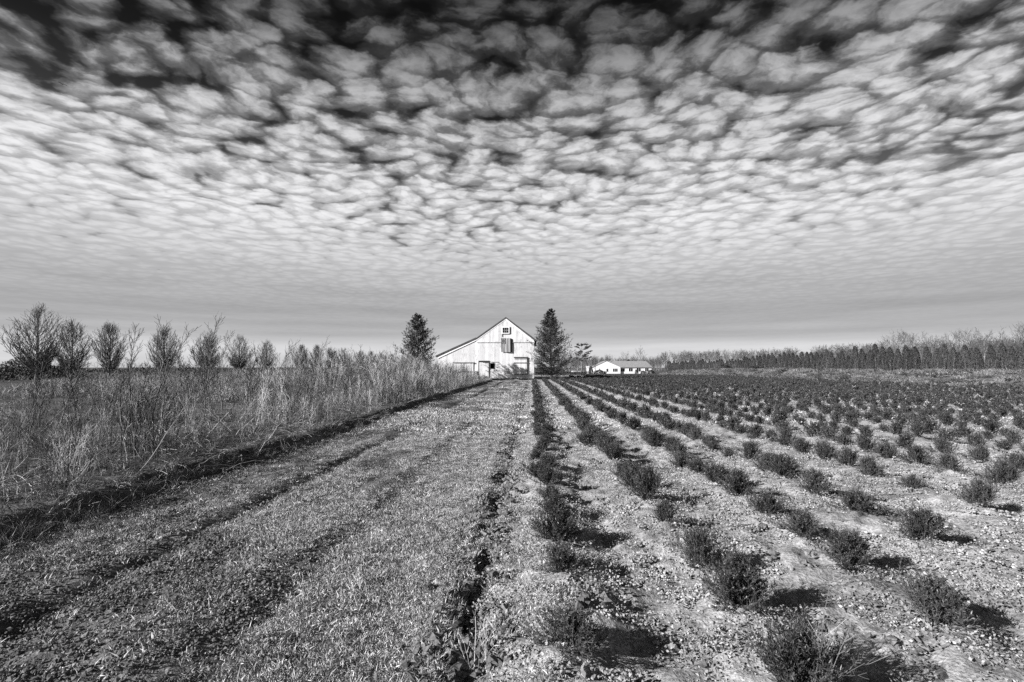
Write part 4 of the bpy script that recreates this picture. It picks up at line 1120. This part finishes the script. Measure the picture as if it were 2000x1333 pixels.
# ------------------------------------------------------------------ the tangle of dead stems left of the lane
def stalks(rg, ns, H, twigs, rad, fine=.0026, lean=.22, dark=.25, split=2):
    az = rg.random(ns) * 6.283; tilt = np.abs(rg.normal(0, lean, ns)); ln = H * rg.uniform(.55, 1.1, ns)
    n = 6; s = np.linspace(0, 1, n)[None]
    a0 = rg.random(ns) * 6.283; r0 = rad * np.sqrt(rg.random(ns))
    P = np.stack([(r0 * np.cos(a0))[:, None] + ln[:, None] * np.sin(tilt)[:, None] * np.cos(az)[:, None] * s ** 1.3,
                  (r0 * np.sin(a0))[:, None] + ln[:, None] * np.sin(tilt)[:, None] * np.sin(az)[:, None] * s ** 1.3,
                  ln[:, None] * np.cos(tilt)[:, None] * s - .04], -1)
    P[:, 1:] += np.cumsum(rg.normal(0, .012 * H, P[:, 1:].shape), 1) * .6
    PR = np.linspace(fine * 1.9, fine, n)[None] * rg.uniform(.7, 1.5, (ns, 1))
    A, AR, _ = sprout(P, PR, twigs, .25, .98, .55, H * .30, 4, rg, up=.15, wig=.05, rr=.7, tip=.6, shape=.4)
    B, BR, _ = sprout(A, AR, split, .2, .95, .6, H * .11, 3, rg, up=.1, wig=.05, rr=.8, tip=.8)
    mb = MB(); sel = rg.random(ns) < dark
    for Pp, Rp, k in ((P, PR, 1), (A, AR, twigs), (B, BR, twigs * split)):
        d = np.repeat(sel, k) if k > 1 else sel
        for flag, m in ((d, 1), (~d, 0)):
            if flag.any():
                V, Q = tubes(Pp[flag], np.maximum(Rp[flag], fine * .75), 3); mb.add(V, Q, m=m)
    return mb.mesh('dead_stalks', [M['stem'], M['stem_dark']])
ST = [stalks(RG(500 + i), 8, 1.3, 4, .30, .0032, [.20, .34, .55][i % 3], .3) for i in range(6)] + [stalks(RG(540 + i), 3, 1.55, 6, .25, .0050, [.35, .7][i % 2], .25) for i in range(2)] + [stalks(RG(550 + i), 4, 1.95, 6, .30, .0040, .22, .9) for i in range(2)]
STF = [stalks(RG(510 + i), 12, 1.5, 5, .55, .0048, [.16, .30][i % 2], .5) for i in range(4)]
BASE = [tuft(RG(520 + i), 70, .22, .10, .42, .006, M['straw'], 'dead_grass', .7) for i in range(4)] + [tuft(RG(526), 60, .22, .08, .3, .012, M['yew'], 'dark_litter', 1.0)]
BASEF = [tuft(RG(530 + i), 80, .6, .18, .55, .016, M['straw'], 'dead_grass', .6) for i in range(3)]
def hgt(x, y):
    h = np.interp(y, [3, 9, 18, 30, 45, 62], [.60, .66, .72, .90, 1.12, 1.25])
    h = h * (.55 + .9 * fbm(x * .45, y * .30, 3, 95))
    h = h * (1 - .62 * sstep(20, 40, y) * (1 - sstep(5.5, 10.5, -x)))
    n = len(x)
    return h * (1 - .52 * sstep(10.5, 16, -x - .10 * np.maximum(y - 25, 0))) * rgs.uniform(.55, 1.15, n) * np.where(rgs.random(n) < .10, 1.5, 1.0)
left = lambda x, y, d=.25: x < edge_x(y) - d
x, y = fill(5.2, 12, -26, -4.6, 3.0, 28, lambda x, y: left(x, y, .45) & (patch(x, y, 91, .35) > .40 + .18 * sstep(9, 16, -x)))
n = len(x); scatter('dead_brush', ST, x, y, height(x, y), rot_up(n, rgs, .10), hgt(x, y) * np.where(x > edge_x(y) - 1.2, .85, 1.0), rgs.choice(10, n, p=[.115] * 6 + [.085] * 2 + [.07] * 2), label='tangle of tall dry stems and twigs along the left of the lane')
x, y = fill(2.2, 40, -34, -4.6, 20, 68, lambda x, y: left(x, y, .5) & (patch(x, y, 92, .25) > .28 + .16 * sstep(12, 20, -x)) & (x > -.62 * y - 4) & ~((x > -14.5) & (y > 69)))
n = len(x); scatter('dead_brush_beyond', STF, x, y, height(x, y, False), rot_up(n, rgs, .08), hgt(x, y), rgs.integers(0, 4, n), label='grey haze of dry brush growing towards the barn')
x, y = fill(7, 9, -22, -4.6, 2.6, 24, lambda x, y: left(x, y, .02))
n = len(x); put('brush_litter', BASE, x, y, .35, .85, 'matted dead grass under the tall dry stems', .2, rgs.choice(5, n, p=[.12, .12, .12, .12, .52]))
x, y = fill(2.0, 30, -38, -4.6, 20, 69, lambda x, y: left(x, y, .3) & (x > -.8 * y - 6))
put('brush_litter_beyond', BASEF, x, y, .5, 1.1, 'dead grass under the brush farther off', .1)
n = 170; x = rgs.uniform(-13, -6.0, n); y = rgs.uniform(60, 70.2, n)
put('barn_weeds', BASEF, x, y, .5, 1.1, 'dry weeds standing against the foot of the barn', .1)

# fallen sticks strewn over the bank and its foot
def sticks(rg, m):
    n = 7; s = np.linspace(0, 1, n)[None]
    az = rg.random(m) * 6.283; L = rg.uniform(.12, .60, m); r = .35 * np.sqrt(rg.random(m)); b = rg.random(m) * 6.283
    P = np.stack([(r * np.cos(b))[:, None] + L[:, None] * s * np.cos(az)[:, None], (r * np.sin(b))[:, None] + L[:, None] * s * np.sin(az)[:, None],
                  .01 + (L * rg.uniform(.02, .22, m))[:, None] * np.sin(s * 2.6)], -1)
    P[:, 1:] += np.cumsum(rg.normal(0, .018, P[:, 1:].shape), 1) * .6
    V, Q = tubes(P, np.linspace(.0032, .002, n)[None] * rg.uniform(.6, 1.5, (m, 1)), 3)
    return MB().add(V, Q).mesh('sticks', M['straw'])
SK = [sticks(RG(560 + i), 9) for i in range(5)]
x, y = fill(7, 9, -9, -4.5, 2.6, 26, lambda x, y: left(x, y, -.12) & (rgs.random(len(x)) < np.where(x > edge_x(y) - .8, 1.0, .35)))
put('fallen_sticks', SK, x, y, .6, 1.3, 'pale fallen sticks and curled twigs over the bank', .25)
x, y = fill(22, 8, -6, -4.5, 2.6, 40, lambda x, y: np.abs(x - edge_x(y) + .15) < .32)
put('bank_litter', BASE + WD, x, y, .35, .8, 'dead leaves and grass down the face of the bank', .5)
x, y = fill(40, 7, -6, -4.4, 2.6, 22, lambda x, y: np.abs(x - edge_x(y) + .05) < .40)
put('bank_clods', CL, x, y, .4, 1.1, 'dark soil lumps at the foot of the bank', .4)

# tall single saplings that stand clear of the brush
def sapling(rg, H, lean, az):
    n = 9; s = np.linspace(0, 1, n)
    P = np.stack([H * lean * s ** 1.4 * math.cos(az), H * lean * s ** 1.4 * math.sin(az), H * s * (1 - .12 * lean)], -1)[None]
    P[0, 1:] += np.cumsum(rg.normal(0, .012 * H, (n - 1, 3)), 0) * .5
    PR = np.linspace(.018, .006, n)[None]
    A, AR, _ = sprout(P, PR, 20, .18, .98, .55, H * .28, 6, rg, up=.18, wig=.04, rr=.6, tip=.5, shape=.55)
    B, BR, _ = sprout(A, AR, 5, .2, 1.0, .5, H * .07, 4, rg, up=.1, wig=.05, rr=.8, tip=.7)
    V, Q = tubes(P, PR, 5); V2, Q2 = tubes(A, np.maximum(AR, .0065), 3); V3, Q3 = tubes(B, np.maximum(BR, .0058), 3)
    return MB().add(V, Q).mesh('sapling_stem', M['bark'], True), MB().add(V2, Q2).add(V3, Q3).mesh('sapling_twigs', M['twig'])
SAP = [(238, 634, 18, .10, 0, 'thin upright bare sapling between the third and fourth nursery trees'), (290, 626, 20, .10, .2, 'tall bare sapling rising in front of the fourth nursery tree'),
       (335, 640, 21, .38, 0, 'bare sapling leaning right beside the fourth nursery tree'), (400, 621, 22, .22, .1, 'tallest bare sapling, leaning right above the fifth nursery tree'),
       (424, 648, 25, .15, .3, 'slim bare sapling just right of the tallest sapling'), (560, 662, 33, .45, 0, 'bare sapling bending right over the brush in mid field'),
       (622, 664, 36, .40, 0, 'bare sapling with a bent tip above the brush, right of the mid field one'), (745, 686, 46, .2, .4, 'short bare sapling in the brush left of the barn spruce')]
for i, (u, v, yv, lean, az, lab) in enumerate(SAP):
    h = EYE + (718 - v) * yv / 1000; xx = (u - 1040) * yv / 1000 - h * lean * .7; z0 = hz(xx, yv)
    put_tree('bare_sapling', lab, 'sapling', xx, yv, sapling(RG(600 + i), h - z0, lean, az), ('stem', 'twigs'), 0, 1.0, 'bare saplings above the brush')

rg = RG(640)
FSAP = [sapling(RG(650 + i), 3.0, [.12, .3, .2, .4][i % 4], i * 1.9) for i in range(5)]
spots = []
for i in range(30):
    yv = rg.uniform(24, 60); u = rg.uniform(470, 800); xx = (u - 1040) * yv / 1000
    if xx > -8 - (yv > 45) * 3: continue
    v = np.interp(u, [470, 600, 800], [672, 680, 690]) + rg.uniform(-6, 22); spots.append((u, xx, yv, EYE + (718 - v) * yv / 1000 - hz(xx, yv)))
for i, (u, xx, yv, h) in enumerate(sorted(spots)):
    put_tree('brush_sapling', 'thin bare sapling standing up out of the far brush, %s from the left' % ordn(i + 1), 'sapling', xx, yv, FSAP[i % 5], ('stem', 'twigs'), rg.uniform(0, 6.28), h / 3.1, 'thin saplings in the far brush')

spots = []
for i in range(22):
    yv = rg.uniform(12, 26); u = rg.uniform(10, 520); xx = (u - 1040) * yv / 1000
    if xx > -7.5 or xx < -17: continue
    v = rg.uniform(668, 712); spots.append((u, xx, yv, EYE + (718 - v) * yv / 1000 - hz(xx, yv)))
NSAP = [sapling(RG(670 + i), 1.9, [.10, .45, .2, .32][i % 4], i * 2.3) for i in range(4)]
for i, (u, xx, yv, h) in enumerate(sorted(spots)):
    put_tree('tall_stalk', 'tall dry twiggy stalk rising out of the near brush, %s from the left' % ordn(i + 1), 'weed', xx, yv, NSAP[i % 4], ('stem', 'twigs'), rg.uniform(-.6, .6), h / 1.95, 'tall stalks in the near brush')

# pale branches lying over the bank edge
def lying(name, label, pts, r, seed, twigs=6):
    rg = RG(seed); pts = np.array(pts, float); n = 14
    t = np.linspace(0, len(pts) - 1, n); P = np.stack([np.interp(t, np.arange(len(pts)), pts[:, k]) for k in range(3)], -1)
    for _ in range(2): P[1:-1] = (P[:-2] + 2 * P[1:-1] + P[2:]) / 4
    P[:, 2] += height(P[:, 0], P[:, 1]); c = P[0].copy(); P = P - c
    P = P[None]; PR = np.linspace(r, r * .45, n)[None]
    A, AR, _ = sprout(P, PR, twigs, .2, .95, .7, .5, 6, rg, up=.1, wig=.08, rr=.55, tip=.5)
    t0 = link(name, None, None, tuple(c), label=label, category='branch'); t0['group'] = 'branches lying on the bank'
    V, Q = tubes(P, PR, 5); link('limb', MB().add(V, Q).mesh('limb', M['stem'], True), t0)
    V, Q = tubes(A, np.maximum(AR, .0025), 3); link('twigs', MB().add(V, Q).mesh('branch_twigs', M['stem']), t0)
lying('fallen_branch', 'long pale fallen branch arching over the bank at the left edge', [(-5.95, 4.75, .10), (-5.5, 5.0, .25), (-5.35, 5.5, .30), (-5.2, 6.1, .18), (-5.1, 7.0, .12)], .011, 1)
lying('fallen_branch', 'pale forked branch leaning from the brush over the bank', [(-5.25, 6.5, .06), (-5.3, 7.0, .30), (-5.45, 7.6, .62), (-5.6, 8.2, 1.0)], .009, 2)
lying('fallen_branch', 'looped pale branch hanging down over the shaded bank', [(-5.45, 6.0, .10), (-5.2, 6.05, .03), (-5.0, 6.3, .03), (-4.95, 6.8, .03), (-5.3, 7.3, .10)], .006, 3, 3)
lying('fallen_branch', 'thin pale branch lying on the bank nearer the barn', [(-5.0, 9.2, .1), (-5.1, 9.8, .22), (-5.25, 10.6, .35), (-5.3, 11.4, .5)], .008, 4)
lying('fallen_branch', 'straight pale branch slanting out of the brush in mid lane', [(-5.3, 15.0, .1), (-5.2, 15.6, .5), (-4.9, 16.2, .9), (-4.5, 17, 1.3)], .010, 5, 4)
# the dry weed growing through the biggest shrub
def dry_weed(label, x, yv, seed, H):
    me = stalks(RG(seed), 7, H, 3, .06, .0013, .45, .0); z = hz(x, yv)
    o = link('dry_weed', me, None, (x, yv, z), label=label, category='weed')
dry_weed('pale dry weed sticking out of the biggest yew shrub', 1.40, 2.72, 701, .62)
dry_weed('thin pale weed stalk beside the furrow shadow at the bottom', -.30, 3.0, 702, .34)
dry_weed('dry grass stalk on the lane left of the furrow', -1.30, 3.9, 703, .26)

# a bird far up at the left
def bird():
    d = np.array([(62 - 1040) / 1000, 1, (718 - 128) / 1000]) * 62; p = d + np.array([0, 0, EYE])
    rt = thing('bird', 'small dark bird gliding high at the upper left of the sky', 'bird', tuple(p), R(160))
    s = np.linspace(0, 1, 7); P = np.stack([(s - .5) * .42, 0 * s, -.02 * np.sin(s * 3.1)], -1)[None]
    V, Q = tubes(P, (np.array([.006, .045, .06, .055, .04, .03, .012]))[None], 8); link('body', MB().add(V, Q).mesh('bird_body', M['bird'], True), rt)
    for sg in (-1, 1):
        W = np.array([(-.02, .03, .02), (.12, .03, .02), (.10, .26, .06), (.0, .28, .06), (.03, .52, .02), (-.03, .5, .02)]) * np.array([1, sg, 1])
        V = np.concatenate([W, W + np.array([0, 0, .008])])
        link('wing', mesh('bird_wing', V, np.array([(0, 1, 2, 3), (3, 2, 4, 5), (6, 9, 8, 7), (9, 11, 10, 8)]), M['bird']), rt)
bird()
